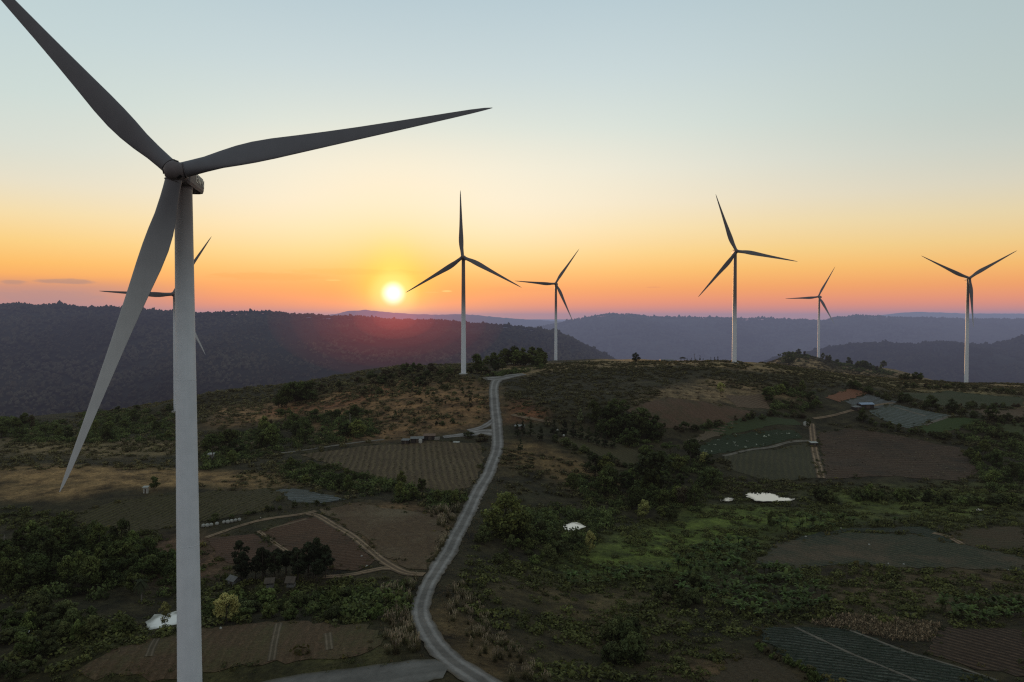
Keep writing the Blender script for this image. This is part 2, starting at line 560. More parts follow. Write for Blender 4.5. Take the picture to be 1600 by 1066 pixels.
field('field', 'furrow', '1442,1020 1472,982 1610,986 1610,1062 1502,1042',
      field_mat('furrowed soil', (.020, .013, .009), (.090, .062, .043), R(36), 2.2, .95, (.05, .036, .024), .4, 1.0, None, .4), 'brown furrowed plot beside the dry maize', 2.5)
field('field', 'fallow', '1108,1072 1132,1032 1200,1030 1265,1072',
      field_mat('fallow soil', (.046, .036, .022), (.06, .046, .028), R(0), 2.6, .5, (.036, .034, .016), .6), 'brown fallow plot edged by low bushes', 2.5)

field('field', 'terrace_a', '1400,614 1480,611 1600,622 1600,634 1490,638',
      field_mat('terrace crop', (.034, .040, .017), (.056, .06, .026), R(15), 4, .7, (.05, .042, .022), .6), 'dark green terrace plot under the crest at the end turbine')
field('field', 'terrace_b', '1515,640 1600,638 1600,654 1545,655',
      field_mat('terrace soil', (.075, .052, .032), (.10, .07, .046), R(40), 4, .6, (.05, .045, .022), .6), 'brown terrace plot bordered by hedges')
field('field', 'terrace_c', '1560,664 1600,662 1600,682 1572,680',
      field_mat('terrace grass', (.05, .058, .022), (.07, .076, .03), R(5), 4, .5, (.05, .045, .022), .5), 'olive terrace plot beside the bright green plot')
field('field', 'upper_teal', '1236,842 1330,825 1440,823 1474,838 1500,852 1430,834 1330,830 1250,845',
      field_mat('upper vegetable rows', (.022, .028, .018), (.05, .056, .036), R(28), 2.6, .8, (.06, .045, .03), .4), 'dark green strip plot above the wide vegetable field', 3)


# roads and tracks
def resample(P, step):
    """Catmull-Rom through P then even spacing"""
    Q = [P[0]] + list(P) + [P[-1]]
    out = []
    for i in range(1, len(Q) - 2):
        a, b_, c, d = (np.array(q) for q in Q[i - 1:i + 3])
        for t in np.linspace(0, 1, 40, endpoint=False):
            out.append(.5 * (2 * b_ + (c - a) * t + (2 * a - 5 * b_ + 4 * c - d) * t * t + (3 * b_ - a - 3 * c + d) * t ** 3))
    out.append(np.array(P[-1]))
    out = np.array(out)
    s = np.concatenate([[0], np.cumsum(np.linalg.norm(np.diff(out, axis=0), axis=1))])
    k = np.arange(0, s[-1], step)
    return np.stack([np.interp(k, s, out[:, i]) for i in range(out.shape[1])], 1)


def road_mat(name, base, track, edge, tracks=1.0):
    m, nt, b = new_mat(name)
    at_ = nd(nt, 'ShaderNodeAttribute', attribute_name='tone')      # R: position across, 0..1
    sp = nd(nt, 'ShaderNodeSeparateColor'); nt.links.new(at_.outputs['Color'], sp.inputs[0])
    u = mth(nt, 'ABSOLUTE', mth(nt, 'SUBTRACT', sp.outputs[0], .5))
    pos = geopos(nt)
    n1 = noise(nt, pos, .5, 6, .7)
    u2 = mth(nt, 'ADD', u, mth(nt, 'MULTIPLY', mth(nt, 'SUBTRACT', n1, .5), .16))
    wheel = mth(nt, 'SUBTRACT', 1.0, mrange(nt, mth(nt, 'ABSOLUTE', mth(nt, 'SUBTRACT', u2, .24)), .03, .14, smooth=True))
    c = mixc(nt, mth(nt, 'MULTIPLY', wheel, tracks), base, track)
    c = mixc(nt, mrange(nt, u2, .38, .5, smooth=True), c, edge)
    vm = nd(nt, 'ShaderNodeVectorMath', operation='SCALE')
    nt.links.new(c, vm.inputs[0])
    fa = mth(nt, 'MULTIPLY', mrange(nt, noise(nt, pos, 1.2, 5, .7), .25, .75, .86, 1.14), mrange(nt, noise(nt, pos, .16, 5, .65), .32, .68, .68, 1.25))
    nt.links.new(fa, vm.inputs['Scale'])
    nt.links.new(vm.outputs[0], b.inputs['Base Color'])
    b.inputs['Roughness'].default_value = .9
    bump(nt, noise(nt, pos, 2.5, 4, .7), b, .5, .15)
    return m


def ribbon(name, pts, widths, mat, label, off=.22, step=2.5, px=True, ncross=7, rag=.22):
    P = [hit(*p)[:2] for p in pts] if px else pts
    D = [tuple(p_) + (w,) for p_, w in zip(P, widths if isinstance(widths, list) else [widths] * len(P))]
    L = resample(D, step)
    T = np.gradient(L[:, :2], axis=0)
    T /= np.linalg.norm(T, axis=1)[:, None] + 1e-9
    Nn = np.stack([-T[:, 1], T[:, 0]], 1)
    V, C = [], []
    for i in range(len(L)):
        e0, e1 = random.gauss(0, rag), random.gauss(0, rag)
        zc = float(H(L[i, 0], L[i, 1]))
        for k in range(ncross):
            u = k / (ncross - 1)
            w = (u - .5) * L[i, 2] + (e0 if k == 0 else e1 if k == ncross - 1 else 0)
            x, y = L[i, :2] + Nn[i] * w
            z = float(H(x, y))
            V.append((x, y, z + off - (.1 if k in (0, ncross - 1) else 0)))
            C.append((u, 0, 0))
    Fs = [(i * ncross + k, i * ncross + k + 1, (i + 1) * ncross + k + 1, (i + 1) * ncross + k) for i in range(len(L) - 1) for k in range(ncross - 1)]
    o = link(name, mesh_np(name, V, Fs, mat, np.array(C), True))
    if o.data.polygons[0].normal.z < 0: o.data.flip_normals()
    tag(o, label, kind='structure')
    return L


M_road = road_mat('gravel road', (.135, .118, .108), (.235, .21, .198), (.085, .066, .048), .9)
M_pad = road_mat('gravel pad', (.11, .10, .092), (.14, .125, .115), (.07, .06, .045), .6)
M_track = road_mat('dirt track', (.105, .068, .042), (.235, .155, .095), (.065, .045, .03))
M_trackg = road_mat('grey track', (.09, .075, .058), (.18, .15, .12), (.06, .048, .034))
ROAD_PX = [(800, 1100), (752, 1066), (700, 1030), (668, 990), (657, 955), (667, 920), (690, 880), (714, 835), (739, 785), (765, 735), (777, 700), (776, 665), (772.5, 630), (772, 605), (779, 593), (800, 588)]
ROAD = ribbon('gravel_road', ROAD_PX, [6.8, 6.5, 5.6, 5.1, 4.8, 4.9, 5.4, 5.8, 6.4, 7, 7.8, 8, 8, 8, 9, 8], M_road, 'pale gravel road winding from the valley up to the ridge', off=.26, rag=.25)
ribbon('gravel_track', [(380, 1105), (480, 1080), (560, 1066), (640, 1052), (690, 1046), (712, 1052)], [9, 10, 11, 11, 9, 8], M_pad, 'gravel turnout joining the road near the big turbine', off=.2)
ribbon('gravel_track', [(776, 678), (755, 676), (725, 680), (690, 684)], [14, 10, 8, 6], M_road, 'gravel side track turning off the road by the shacks', off=.2)
ribbon('gravel_track', [(774, 655), (755, 668), (730, 674)], [5, 6, 6], M_road, 'short gravel link at the road fork', off=.24)
ribbon('gravel_track', [(756, 593), (772, 592.5), (790, 589.5), (806, 587), (822, 585)], [7, 13, 15, 12, 8], M_road, 'gravel junction widening where the road meets the crest', off=.3)
ribbon('dirt_track', [(437, 708.5), (500, 701), (560, 692), (605, 687)], 3.2, M_trackg, 'pale farm track along the upper edge of the striped field', off=.2)
ribbon('dirt_track', [(322, 841), (365, 826), (410, 813), (470, 804), (496, 799)], 2.6, M_track, 'orange dirt track passing the white bales', off=.2)
ribbon('dirt_track', [(478, 803), (500, 808), (540, 832), (575, 858), (605, 882), (635, 896), (667, 899)], [4, 3.6, 3.2, 3.2, 3.2, 3.2, 3.6], M_track, 'orange dirt track running down to the road', off=.24)
ribbon('dirt_track', [(404, 831), (430, 850), (456, 868)], 1.8, M_track, 'narrow dirt path between the ploughed plots', off=.2)
ribbon('dirt_track', [(405, 833), (440, 822), (480, 812)], 1.4, M_track, 'faint dirt path along the ploughed plot', off=.2)
ribbon('dirt_track', [(505, 903), (550, 899), (600, 889), (625, 892)], 3.2, M_track, 'brown dirt track below the ploughed plot', off=.2)
ribbon('dirt_track', [(1268, 662), (1271, 690), (1275, 715), (1284, 750)], 5.0, M_track, 'double rut dirt track between the hillside fields', off=.24)
ribbon('dirt_track', [(1130, 713), (1180, 702), (1230, 692), (1272, 689)], 3.2, M_trackg, 'pale dirt track crossing to the double rut track', off=.2)
ribbon('dirt_track', [(1270, 655), (1310, 648), (1345, 639), (1380, 632), (1398, 630)], 4.0, M_track, 'dirt track leading to the blue roofed house', off=.2)
ribbon('dirt_track', [(1388, 634), (1420, 643), (1448, 651)], 3.0, M_trackg, 'pale path between the grey plastic plots', off=.2)
ribbon('dirt_track', [(1445, 665), (1480, 652), (1500, 649)], 3.0, M_trackg, 'pale path beside the bright green plot', off=.2)
ribbon('dirt_track', [(1242, 981), (1300, 1010), (1370, 1040), (1445, 1072)], 1.1, M_trackg, 'narrow pale path through the mulch plot', off=.2)
ribbon('dirt_track', [(1312, 981), (1380, 1006), (1430, 1024), (1500, 1046), (1570, 1070)], 1.0, M_trackg, 'pale earth bank between mulch plot and furrowed plot', off=.2)
ribbon('dirt_track', [(1458, 834), (1482, 840), (1507, 853)], 3.2, M_track, 'short orange track at the corner of the cut plot', off=.2)
ribbon('dirt_track', [(800, 649), (830, 655), (862, 662)], 4.0, M_track, 'reddish dirt terrace above the conifers', off=.2)
# tyre tracks in the stubble
for a, b_ in (((424, 1036), (436, 974)), ((515, 1018), (512, 990)), ((232, 1030), (245, 1000))):
    ribbon('tyre_track', [a, b_], 2.0, road_mat('tyre track', (.068, .05, .03), (.135, .10, .068), (.064, .047, .029), .9), 'pale tyre track across the stubble field', off=.2, rag=.1)

# ponds
m, nt, b = new_mat('pond water')
b.inputs['Base Color'].default_value = (.40, .375, .36, 1)
b.inputs['Metallic'].default_value = 1.0
b.inputs['Roughness'].default_value = .12
shore = nd(nt, 'ShaderNodeAttribute', attribute_name='tone').outputs['Fac']
shore = mth(nt, 'ADD', shore, mth(nt, 'MULTIPLY', mth(nt, 'SUBTRACT', noise(nt, geopos(nt), .35, 5, .65), .5), 1.1))
nt.links.new(mixc(nt, mrange(nt, shore, .05, .75, 0, 1, True), (.07, .062, .045), (.44, .415, .40)), b.inputs['Base Color'])
bump(nt, noise(nt, geopos(nt), .8, 3), b, .05, .05)
M_water = m


def pond(outline, label, lift=.35):
    pts = poly(outline)
    W = [hit(*p_) for p_ in pts]
    z = sum(w.z for w in W) / len(W)
    # every corner on one level, found along its own view line
    P = []
    for p_ in pts:
        r = ray(*p_)
        k = (z + lift - CAMZ) / r[2]
        P.append((r[0] * k, r[1] * k))
    me = drape_poly(P, 1.6, 0, 1.1)
    for v in me.vertices: v.co.z = z + lift
    # press the ground under the water down
    ins = inpoly(gxx, gyy, P)
    pressed[ins] = np.minimum(pressed[ins], z + lift - .6)
    # shallow muddy margin: how far each vertex lies from the bank
    A = np.array(P); B = np.roll(A, -1, 0)
    co = np.array([v.co[:2] for v in me.vertices])
    ab = B - A
    tt = np.clip(((co[:, None] - A[None]) * ab[None]).sum(-1) / ((ab ** 2).sum(-1)[None] + 1e-9), 0, 1)
    dd = np.linalg.norm(A[None] + ab[None] * tt[..., None] - co[:, None], axis=-1).min(1)
    at2 = me.color_attributes.new('tone', 'FLOAT_COLOR', 'POINT')
    cc = np.ones((len(co), 4), np.float32); cc[:, :3] = np.clip(dd / 3.0, 0, 1)[:, None]
    at2.data.foreach_set('color', cc.ravel())
    me.materials.append(M_water)
    o = link('pond', me)
    tag(o, label, kind='structure')
    return P, z + lift


pressed = np.full(HG.shape, 1e9)
PONDS = [pond('1163,772 1180,769 1205,770 1222,776 1243,779 1238,783 1205,784 1180,783', 'bright pond reflecting the sky on the valley floor'),
         pond('1126,781 1136,778 1146,777 1147,780 1138,783 1129,784', 'small bright pool beside the larger valley pond'),
         pond('864,826 876,821 892,816 907,818 918,823 905,829 884,831', 'small pond with ragged edges beyond the round green tree'),
         pond('224,982 230,972 242,962 262,958 285,956 300,958 296,968 280,976 255,984 238,985', 'bright pond behind the tower of the big turbine'),
         pond('1545,794 1560,792 1568,795 1552,797', 'thin sliver of water by the hedge'),
         pond('1526,796 1536,795 1540,797 1530,798', 'tiny sliver of water beside the hedge'),
         pond('29,988 38,985 45,985 42,989 33,990', 'small pool among the bushes')]
g.data.vertices.foreach_set('co', np.stack([gxx, gyy, np.minimum(HG, pressed)], -1).astype(np.float32).ravel())
g.data.update()


# ------------------------------------------------------------------ plants
def leaf_quads(C, Nrm, size, colr, aspect=1.0):
    """one quad per centre; Nrm (n,3) facing; size (n,)"""
    n = len(C)
    Nrm = Nrm / (np.linalg.norm(Nrm, axis=1)[:, None] + 1e-9)
    t = rng.normal(size=(n, 3))
    u = np.cross(Nrm, t); u /= np.linalg.norm(u, axis=1)[:, None] + 1e-9
    w = np.cross(Nrm, u)
    s = size[:, None] * .5
    a = s * aspect
    V = np.stack([C - u * s, C - w * a * .8 + u * s * .1, C + u * s, C + w * a * .8 - u * s * .1], 1).reshape(-1, 3)
    return V, np.arange(n * 4).reshape(n, 4), np.repeat(colr, 4, 0)


def crown(n, H0, H1, rad, nclump, leaf, c0, c1, shape='round', seed=0):
    """leafy crown between heights H0 and H1: clumps of leaves with gaps; returns V,F,col"""
    r = np.random.default_rng(seed)
    cl = []
    for i in range(nclump):
        if shape == 'cone':
            h = r.random() ** 1.3
            rr_ = rad * (1 - h) ** .9 * math.sqrt(r.random())
            cr = rad * (.22 + .2 * (1 - h))
        elif shape == 'flat':
            h = .45 + .5 * r.random()
            rr_ = rad * math.sqrt(r.random())
            cr = rad * (.2 + .12 * r.random())
        else:
            h = r.random()
            rr_ = rad * math.sqrt(max(.05, 1 - (2 * h - .85) ** 2)) * (.35 + .65 * math.sqrt(r.random())) * .85
            cr = rad * (.24 + .2 * r.random())
        a = r.random() * 2 * PI
        cl.append((rr_ * math.cos(a), rr_ * math.sin(a), H0 + (H1 - H0) * (.08 + .84 * h), cr, r.random()))
    cl = np.array(cl)
    pick = r.choice(nclump, n, p=cl[:, 3] ** 2 / (cl[:, 3] ** 2).sum())
    d = r.normal(size=(n, 3)); d /= np.linalg.norm(d, axis=1)[:, None]
    d[:, 2] = np.where(r.random(n) < .65, np.abs(d[:, 2]), d[:, 2])
    rad_ = cl[pick, 3] * (.55 + .5 * r.random(n))
    C = cl[pick, :3] + d * rad_[:, None] * np.array([1, 1, .8])
    nr = d + r.normal(size=(n, 3)) * .55 + np.array([0, 0, .35])
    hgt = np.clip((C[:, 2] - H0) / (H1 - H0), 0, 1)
    mixv = np.clip(.15 + .45 * hgt * cl[pick, 4] + .35 * np.maximum(d[:, 2], 0) + r.normal(size=n) * .14, 0, 1)  # skylight put into leaf colour: higher and upward-facing leaves lighter
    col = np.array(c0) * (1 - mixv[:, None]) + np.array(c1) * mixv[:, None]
    return leaf_quads(C, nr, leaf * (.7 + .7 * r.random(n)), col)


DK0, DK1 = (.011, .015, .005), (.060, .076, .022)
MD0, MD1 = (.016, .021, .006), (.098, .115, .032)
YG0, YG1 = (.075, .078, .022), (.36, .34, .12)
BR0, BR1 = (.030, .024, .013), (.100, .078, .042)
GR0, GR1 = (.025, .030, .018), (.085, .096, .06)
SC_ = 1.0


def trunk_mesh(name, h, r0, lean, nlimb, reach, mat, seed, flare=1.5):
    rd = random.Random(seed)
    mb = MB()
    pts = [(lean * math.sin(t * 2), lean * t, h * t) for t in (0, .08, .3, .6, 1)]
    mb.tube(pts, [r0 * flare, r0 * 1.1, r0 * .9, r0 * .7, r0 * .35], 7)
    for i in range(nlimb):
        t = .45 + .5 * i / max(1, nlimb)
        a = 2 * PI * (i * .38 + rd.random() * .2)
        b0 = Vector((lean * math.sin(t * 2), lean * t, h * t))
        L = reach * (.6 + .5 * rd.random())
        mb.tube([b0, b0 + Vector((math.cos(a) * L * .5, math.sin(a) * L * .5, L * .35)), b0 + Vector((math.cos(a) * L, math.sin(a) * L, L * .9))], [r0 * .42, r0 * .28, r0 * .1], 5)
    return mb.mesh(name, mat)


PLANTS = {}


def proto(key, cr, tr):
    V, Fc, col = cr
    PLANTS[key] = (mesh_np('crown', V, Fc, M_leaf, col), tr)


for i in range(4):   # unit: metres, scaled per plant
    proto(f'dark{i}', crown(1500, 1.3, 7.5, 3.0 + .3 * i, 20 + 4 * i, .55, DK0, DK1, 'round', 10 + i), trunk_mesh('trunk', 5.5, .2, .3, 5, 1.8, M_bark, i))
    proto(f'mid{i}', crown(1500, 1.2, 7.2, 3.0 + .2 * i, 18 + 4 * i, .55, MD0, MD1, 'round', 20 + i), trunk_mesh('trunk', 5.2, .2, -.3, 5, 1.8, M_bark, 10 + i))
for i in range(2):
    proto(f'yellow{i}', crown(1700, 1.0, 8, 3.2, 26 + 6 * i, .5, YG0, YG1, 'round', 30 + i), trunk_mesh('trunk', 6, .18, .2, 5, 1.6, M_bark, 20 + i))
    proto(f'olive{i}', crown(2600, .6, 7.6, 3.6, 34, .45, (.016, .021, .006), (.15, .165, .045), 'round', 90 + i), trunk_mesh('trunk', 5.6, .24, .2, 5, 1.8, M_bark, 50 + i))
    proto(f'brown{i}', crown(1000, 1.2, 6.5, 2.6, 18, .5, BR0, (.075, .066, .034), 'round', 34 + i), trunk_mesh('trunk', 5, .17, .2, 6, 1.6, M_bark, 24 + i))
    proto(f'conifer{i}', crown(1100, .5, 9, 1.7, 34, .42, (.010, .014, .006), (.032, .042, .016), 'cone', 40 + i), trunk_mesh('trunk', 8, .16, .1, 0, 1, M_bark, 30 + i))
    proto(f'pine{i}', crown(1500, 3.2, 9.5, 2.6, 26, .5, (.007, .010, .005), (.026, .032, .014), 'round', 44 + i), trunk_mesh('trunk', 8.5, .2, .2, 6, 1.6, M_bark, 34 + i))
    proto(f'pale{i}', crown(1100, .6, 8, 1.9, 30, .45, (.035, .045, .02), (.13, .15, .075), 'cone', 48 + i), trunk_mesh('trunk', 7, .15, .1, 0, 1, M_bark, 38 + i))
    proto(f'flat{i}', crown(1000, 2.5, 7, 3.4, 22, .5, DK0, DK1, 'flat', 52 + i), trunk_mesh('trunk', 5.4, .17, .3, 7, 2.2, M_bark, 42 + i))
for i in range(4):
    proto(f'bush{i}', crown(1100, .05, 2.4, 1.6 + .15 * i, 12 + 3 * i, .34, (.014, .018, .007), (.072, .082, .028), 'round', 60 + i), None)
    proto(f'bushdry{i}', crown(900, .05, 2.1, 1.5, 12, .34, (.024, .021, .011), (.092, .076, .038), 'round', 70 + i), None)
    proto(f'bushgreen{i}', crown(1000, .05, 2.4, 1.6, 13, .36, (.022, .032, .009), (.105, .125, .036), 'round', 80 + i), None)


def banana(seed):
    r = random.Random(seed)
    V, Fc, C = [], [], []
    n = 9
    for i in range(n):
        a = 2 * PI * (i * .382) + r.uniform(-.2, .2)
        L = r.uniform(1.6, 2.4)
        up = r.uniform(.5, 1.15)
        w = r.uniform(.26, .36)
        side = (-math.sin(a), math.cos(a))
        base = len(V)
        tint = r.uniform(.5, 1.25)
        for k in range(6):
            t = k / 5
            hr = L * (t * .8)
            z = 1.5 + L * up * (t - .75 * t * t * (1.2 - up * .3)) * 1.4
            ww = w * math.sin(PI * min(1, .12 + t * .88)) + .02
            for sgn in (-1, 1):
                V.append((math.cos(a) * hr + side[0] * ww * sgn, math.sin(a) * hr + side[1] * ww * sgn, z - .06 * abs(sgn)))
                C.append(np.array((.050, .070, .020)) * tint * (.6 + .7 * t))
        for k in range(5):
            Fc.append((base + 2 * k, base + 2 * k + 1, base + 2 * k + 3, base + 2 * k + 2))
    return np.array(V), np.array(Fc), np.array(C)


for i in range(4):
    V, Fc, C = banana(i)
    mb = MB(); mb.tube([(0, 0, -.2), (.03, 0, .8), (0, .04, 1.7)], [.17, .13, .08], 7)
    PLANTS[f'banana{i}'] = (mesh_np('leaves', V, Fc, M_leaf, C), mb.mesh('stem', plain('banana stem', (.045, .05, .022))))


def reeds(seed, plume=True):
    r = np.random.default_rng(seed)
    V, Fc, C = [], [], []

    def strip(p0, d, L, w, bend, col0, col1, k=4):
        b0 = len(V)
        side = np.array([-d[1], d[0], 0])
        for q in range(k + 1):
            t = q / k
            c = p0 + np.array([d[0], d[1], 0]) * (L * bend * t * t) + np.array([0, 0, L * (t - .25 * bend * t * t)])
            ww = w * (1 - t * .85)
            V.append(c - side * ww); V.append(c + side * ww)
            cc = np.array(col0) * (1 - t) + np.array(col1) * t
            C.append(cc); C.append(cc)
        for q in range(k):
            Fc.append((b0 + 2 * q, b0 + 2 * q + 1, b0 + 2 * q + 3, b0 + 2 * q + 2))
    for i in range(70):
        a = r.random() * 2 * PI
        p0 = np.array([r.normal() * .28, r.normal() * .28, 0])
        strip(p0, (math.cos(a), math.sin(a)), r.uniform(1.0, 2.2), .045, r.uniform(.1, .75), (.03, .028, .012), (.085, .075, .034))
    if plume:
        for i in range(13):
            a = r.random() * 2 * PI
            d = np.array([math.cos(a), math.sin(a)])
            p0 = np.array([r.normal() * .25, r.normal() * .25, 0])
            L = r.uniform(2.0, 2.9); bd = r.uniform(.05, .35)
            strip(p0, d, L, .02, bd, (.06, .05, .03), (.10, .085, .055), 3)
            top = p0 + np.array([d[0], d[1], 0]) * L * bd + np.array([0, 0, L * (1 - .25 * bd)])
            for a2 in (a, a + 1.5):
                strip(top - np.array([0, 0, .5]), (math.cos(a2), math.sin(a2)), r.uniform(.6, .85), .09, .15, (.15, .12, .08), (.24, .20, .14), 2)
    return np.array(V), np.array(Fc), np.array(C)


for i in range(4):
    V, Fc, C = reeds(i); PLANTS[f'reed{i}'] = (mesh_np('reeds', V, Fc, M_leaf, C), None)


def plant(kind, loc, scale, label, cat, group=None, name='tree', sz=None, rz=None, fol='crown'):
    """a plant: an Empty with trunk and crown, or one mesh for trunkless plants"""
    cr, tr = PLANTS[kind]
    rz = random.uniform(0, 2 * PI) if rz is None else rz
    if tr is None:
        o = link(name, cr)
        o.location = loc; o.rotation_euler = (0, 0, rz)
        o.location.z -= .12 * scale
    else:
        o = empty(name, loc, rz)
        o.location.z -= .15
        link(fol, cr, o)
        link('stem' if fol == 'leaves' else 'trunk', tr, o)
    o.scale = (scale * random.uniform(.74, 1.2), scale * random.uniform(.74, 1.2), (sz or scale) * random.uniform(.8, 1.35))
    tag(o, label, cat, group)
    return o


ROADXY = ROAD[::2, :2]


def off_road(x, y, margin):
    d = np.sqrt(((np.stack([x, y], -1)[:, None] - ROADXY[None]) ** 2).sum(-1)).min(1)
    return d > margin


AVOID = [FIELDS[k] for k in FIELDS]
POND_P = [p_ for p_, z in PONDS]


def scatter(outline, n, avoid_fields=True, margin=4.5, mind=0.0, seed=0):
    """n random ground points inside an outline given in the photo, evenly spread over the ground itself"""
    P = poly(outline)
    # exact outline test in the picture, area-true sampling on the ground
    G = np.array(ground_poly(P))
    lo, hi = G.min(0) - 6, G.max(0) + 6
    out = []
    r = np.random.default_rng(seed + int(sum(P[0])) * 7 + n)
    for _ in range(60):
        x = r.uniform(lo[0], hi[0], 1500); y = r.uniform(lo[1], hi[1], 1500)
        z = H(x, y)
        u, v = proj(x, y, z)
        ok = inpoly(u, v, P) & off_road(x, y, margin)
        if avoid_fields:
            for Q in AVOID: ok &= ~inpoly(x, y, Q)
        for Q in POND_P: ok &= ~inpoly(x, y, Q)
        for k in np.nonzero(ok)[0]:
            if mind and any((x[k] - a[0]) ** 2 + (y[k] - a[1]) ** 2 < mind * mind for a in out): continue
            out.append((x[k], y[k], z[k]))
            if len(out) >= n: return out
    return out


def grove(outline, n, kinds, s0, s1, label, group, cat='tree', name='tree', mind=2.0, seed=0, margin=5.0, fol='crown', avoid=True):
    for (x, y, z) in scatter(outline, n, avoid, margin, mind, seed):
        plant(random.choice(kinds), (x, y, z), random.uniform(s0, s1), label, cat, group, name, fol=fol)


DARK = ['dark0', 'dark1', 'dark2', 'dark3']
MID = ['mid0', 'mid1', 'mid2', 'mid3']
MIX = DARK + MID + ['brown0', 'olive0', 'flat1']
BUSH = ['bush0', 'bush1', 'bush2', 'bush3']
DRY = ['bushdry0', 'bushdry1', 'bushdry2', 'bushdry3']
GREEN = ['bushgreen0', 'bushgreen1', 'bushgreen2', 'bushgreen3']
BAN = ['banana0', 'banana1', 'banana2', 'banana3']

# --- distinctive single plants
def single(kind, px, py, hpx, h_unit, label, cat='tree', name='tree', wide=1.0, fol='crown'):
    """plant standing at photo point (px,py) and hpx photo pixels tall"""
    w = hit(px, py)
    s = hpx / F * w.y / h_unit
    o = plant(kind, w, s, label, cat, None, name, fol=fol)
    o.scale = (s * wide, s * wide, s)
    return o


single('yellow0', 354, 973, 50, 8.2, 'yellow green round tree beyond the stubble field, beside the huts', wide=1.0)
single('yellow1', 258, 978, 40, 8.2, 'slim yellow green tree standing in front of the bright pond', wide=.62)
single('yellow1', 922, 864, 36, 8.2, 'pale topped slender tree just below the small ragged pond', wide=.62)
single('yellow0', 1005, 812, 34, 8.2, 'yellow green bushy tree at the upper edge of the meadow', wide=.8)
single('olive0', 790, 840, 66, 7.3, 'large round green tree close beside the gravel road', wide=1.12)
single('olive1', 818, 842, 42, 7.3, 'olive tree leaning out from the large round roadside tree', wide=1.1)
single('pale0', 907, 660, 25, 8.2, 'pale green pointed tree rising over the dark belt of conifers', wide=.8)
single('yellow1', 1126, 614, 17, 8.2, 'bright yellow green tree alone on the brown hillside', wide=1.0)
single('yellow0', 1100, 727, 22, 8.2, 'pale olive tree above the grey green hillside plot', wide=.9)
single('dark2', 1022, 772, 68, 7.6, 'tall dark spreading tree in the middle of the valley thicket', wide=1.0)
single('dark1', 993, 567, 16, 7.6, 'single round dark tree on the bare crest between two turbines', wide=.95)
single('dark3', 1232, 572, 22, 7.6, 'flat topped dark tree on the knoll beside the small turbine', wide=.9)
single('dark0', 241, 766, 22, 7.6, 'round dark tree alone on the tan slope', wide=.95)
single('mid0', 1035, 812, 26, 7.3, 'rounded dark green tree next to the yellow green meadow tree', wide=1.0)
single('dark3', 1051, 814, 24, 7.6, 'round dark bushy tree on the meadow edge above the banana plants', wide=1.0)
single('dark1', 1205, 827, 30, 7.6, 'slim dark tree at the corner of the wide vegetable field', wide=.5)
single('dark2', 1263, 668, 14, 7.6, 'small upright dark tree beside the white tank', wide=.6)
single('dark1', 1348, 662, 24, 7.6, 'twin stemmed dark tree below the blue roofed house', wide=.7)
single('bushdry1', 752, 690, 14, 2.5, 'dark spreading shrub at the gravel fork by the road', 'shrub', 'shrub', 1.3)
single('bush2', 733, 684, 9, 2.5, 'low dark shrub on the gravel patch at the fork', 'shrub', 'shrub', 1.6)
# palm beside the pond
def palm(px, py, hpx):
    w = hit(px, py)
    h = hpx / F * w.y
    o = empty('palm_tree', w)
    mb = MB(); mb.tube([(0, 0, -.3), (.1, 0, h * .35), (.05, .1, h * .8)], [.2, .15, .13], 8)
    mb.build('trunk', M_palebark, o)
    V, Fc, C = [], [], []
    r = random.Random(3)
    for i in range(22):
        a = i * 2.4; L = r.uniform(1.8, 2.4); up = r.uniform(-.5, 1.0)
        b0 = len(V)
        for k in range(7):
            t = k / 6
            c = Vector((math.cos(a) * L * t, math.sin(a) * L * t, h * .8 + L * (up * t - 1.0 * t * t)))
            ww = .34 * math.sin(PI * (.1 + .85 * t))
            sd = Vector((-math.sin(a), math.cos(a), 0)) * ww
            V += [c - sd - Vector((0, 0, ww * .6)), c, c + sd - Vector((0, 0, ww * .6))]
            C += [(.035, .042, .02)] * 3
        for k in range(6):
            q = b0 + 3 * k
            Fc += [(q, q + 1, q + 4, q + 3), (q + 1, q + 2, q + 5, q + 4)]
    link('crown', mesh_np('crown', V, Fc, M_leaf, np.array(C)), o)
    tag(o, 'fan leaved palm with a bare stem above the bright pond', 'palm tree')


palm(221, 942, 42)
for k, (px, py) in enumerate(((808, 684), (817, 682), (829, 682))):
    single('conifer0', px, py, 28, 9.1, ('dark slim conifer nearest the road in the conifer row'.replace('nearest', 'first beside'), 'dark slim conifer second along the row from the road', 'broad dark conifer third along the row from the road')[k], 'conifer', 'conifer', .9 if k < 2 else 1.3)
for k, (px, py, h) in enumerate(((845, 690, 26), (866, 681, 28), (882, 683, 31), (896, 685, 27), (908, 688, 29), (920, 692, 27), (932, 696, 29), (945, 700, 26), (958, 702, 24), (813, 706, 22))):
    o = single('conifer1' if k % 2 else 'conifer0', px, py, h, 9.1, 'dark conifer in the row above the olive sloping plot', 'conifer', 'conifer', 1.25)
    o['group'] = 'conifers in a row above the olive plot'
for px in (1074, 1081, 1087, 1094, 1099, 1111, 1117, 1122):
    w = at(px, 775)
    o = plant(random.choice(['conifer0', 'conifer1']), w, random.uniform(.42, .62), 'small dark conifer silhouetted on the crest beside the tall turbine', 'conifer', 'small conifers on the crest', 'conifer')
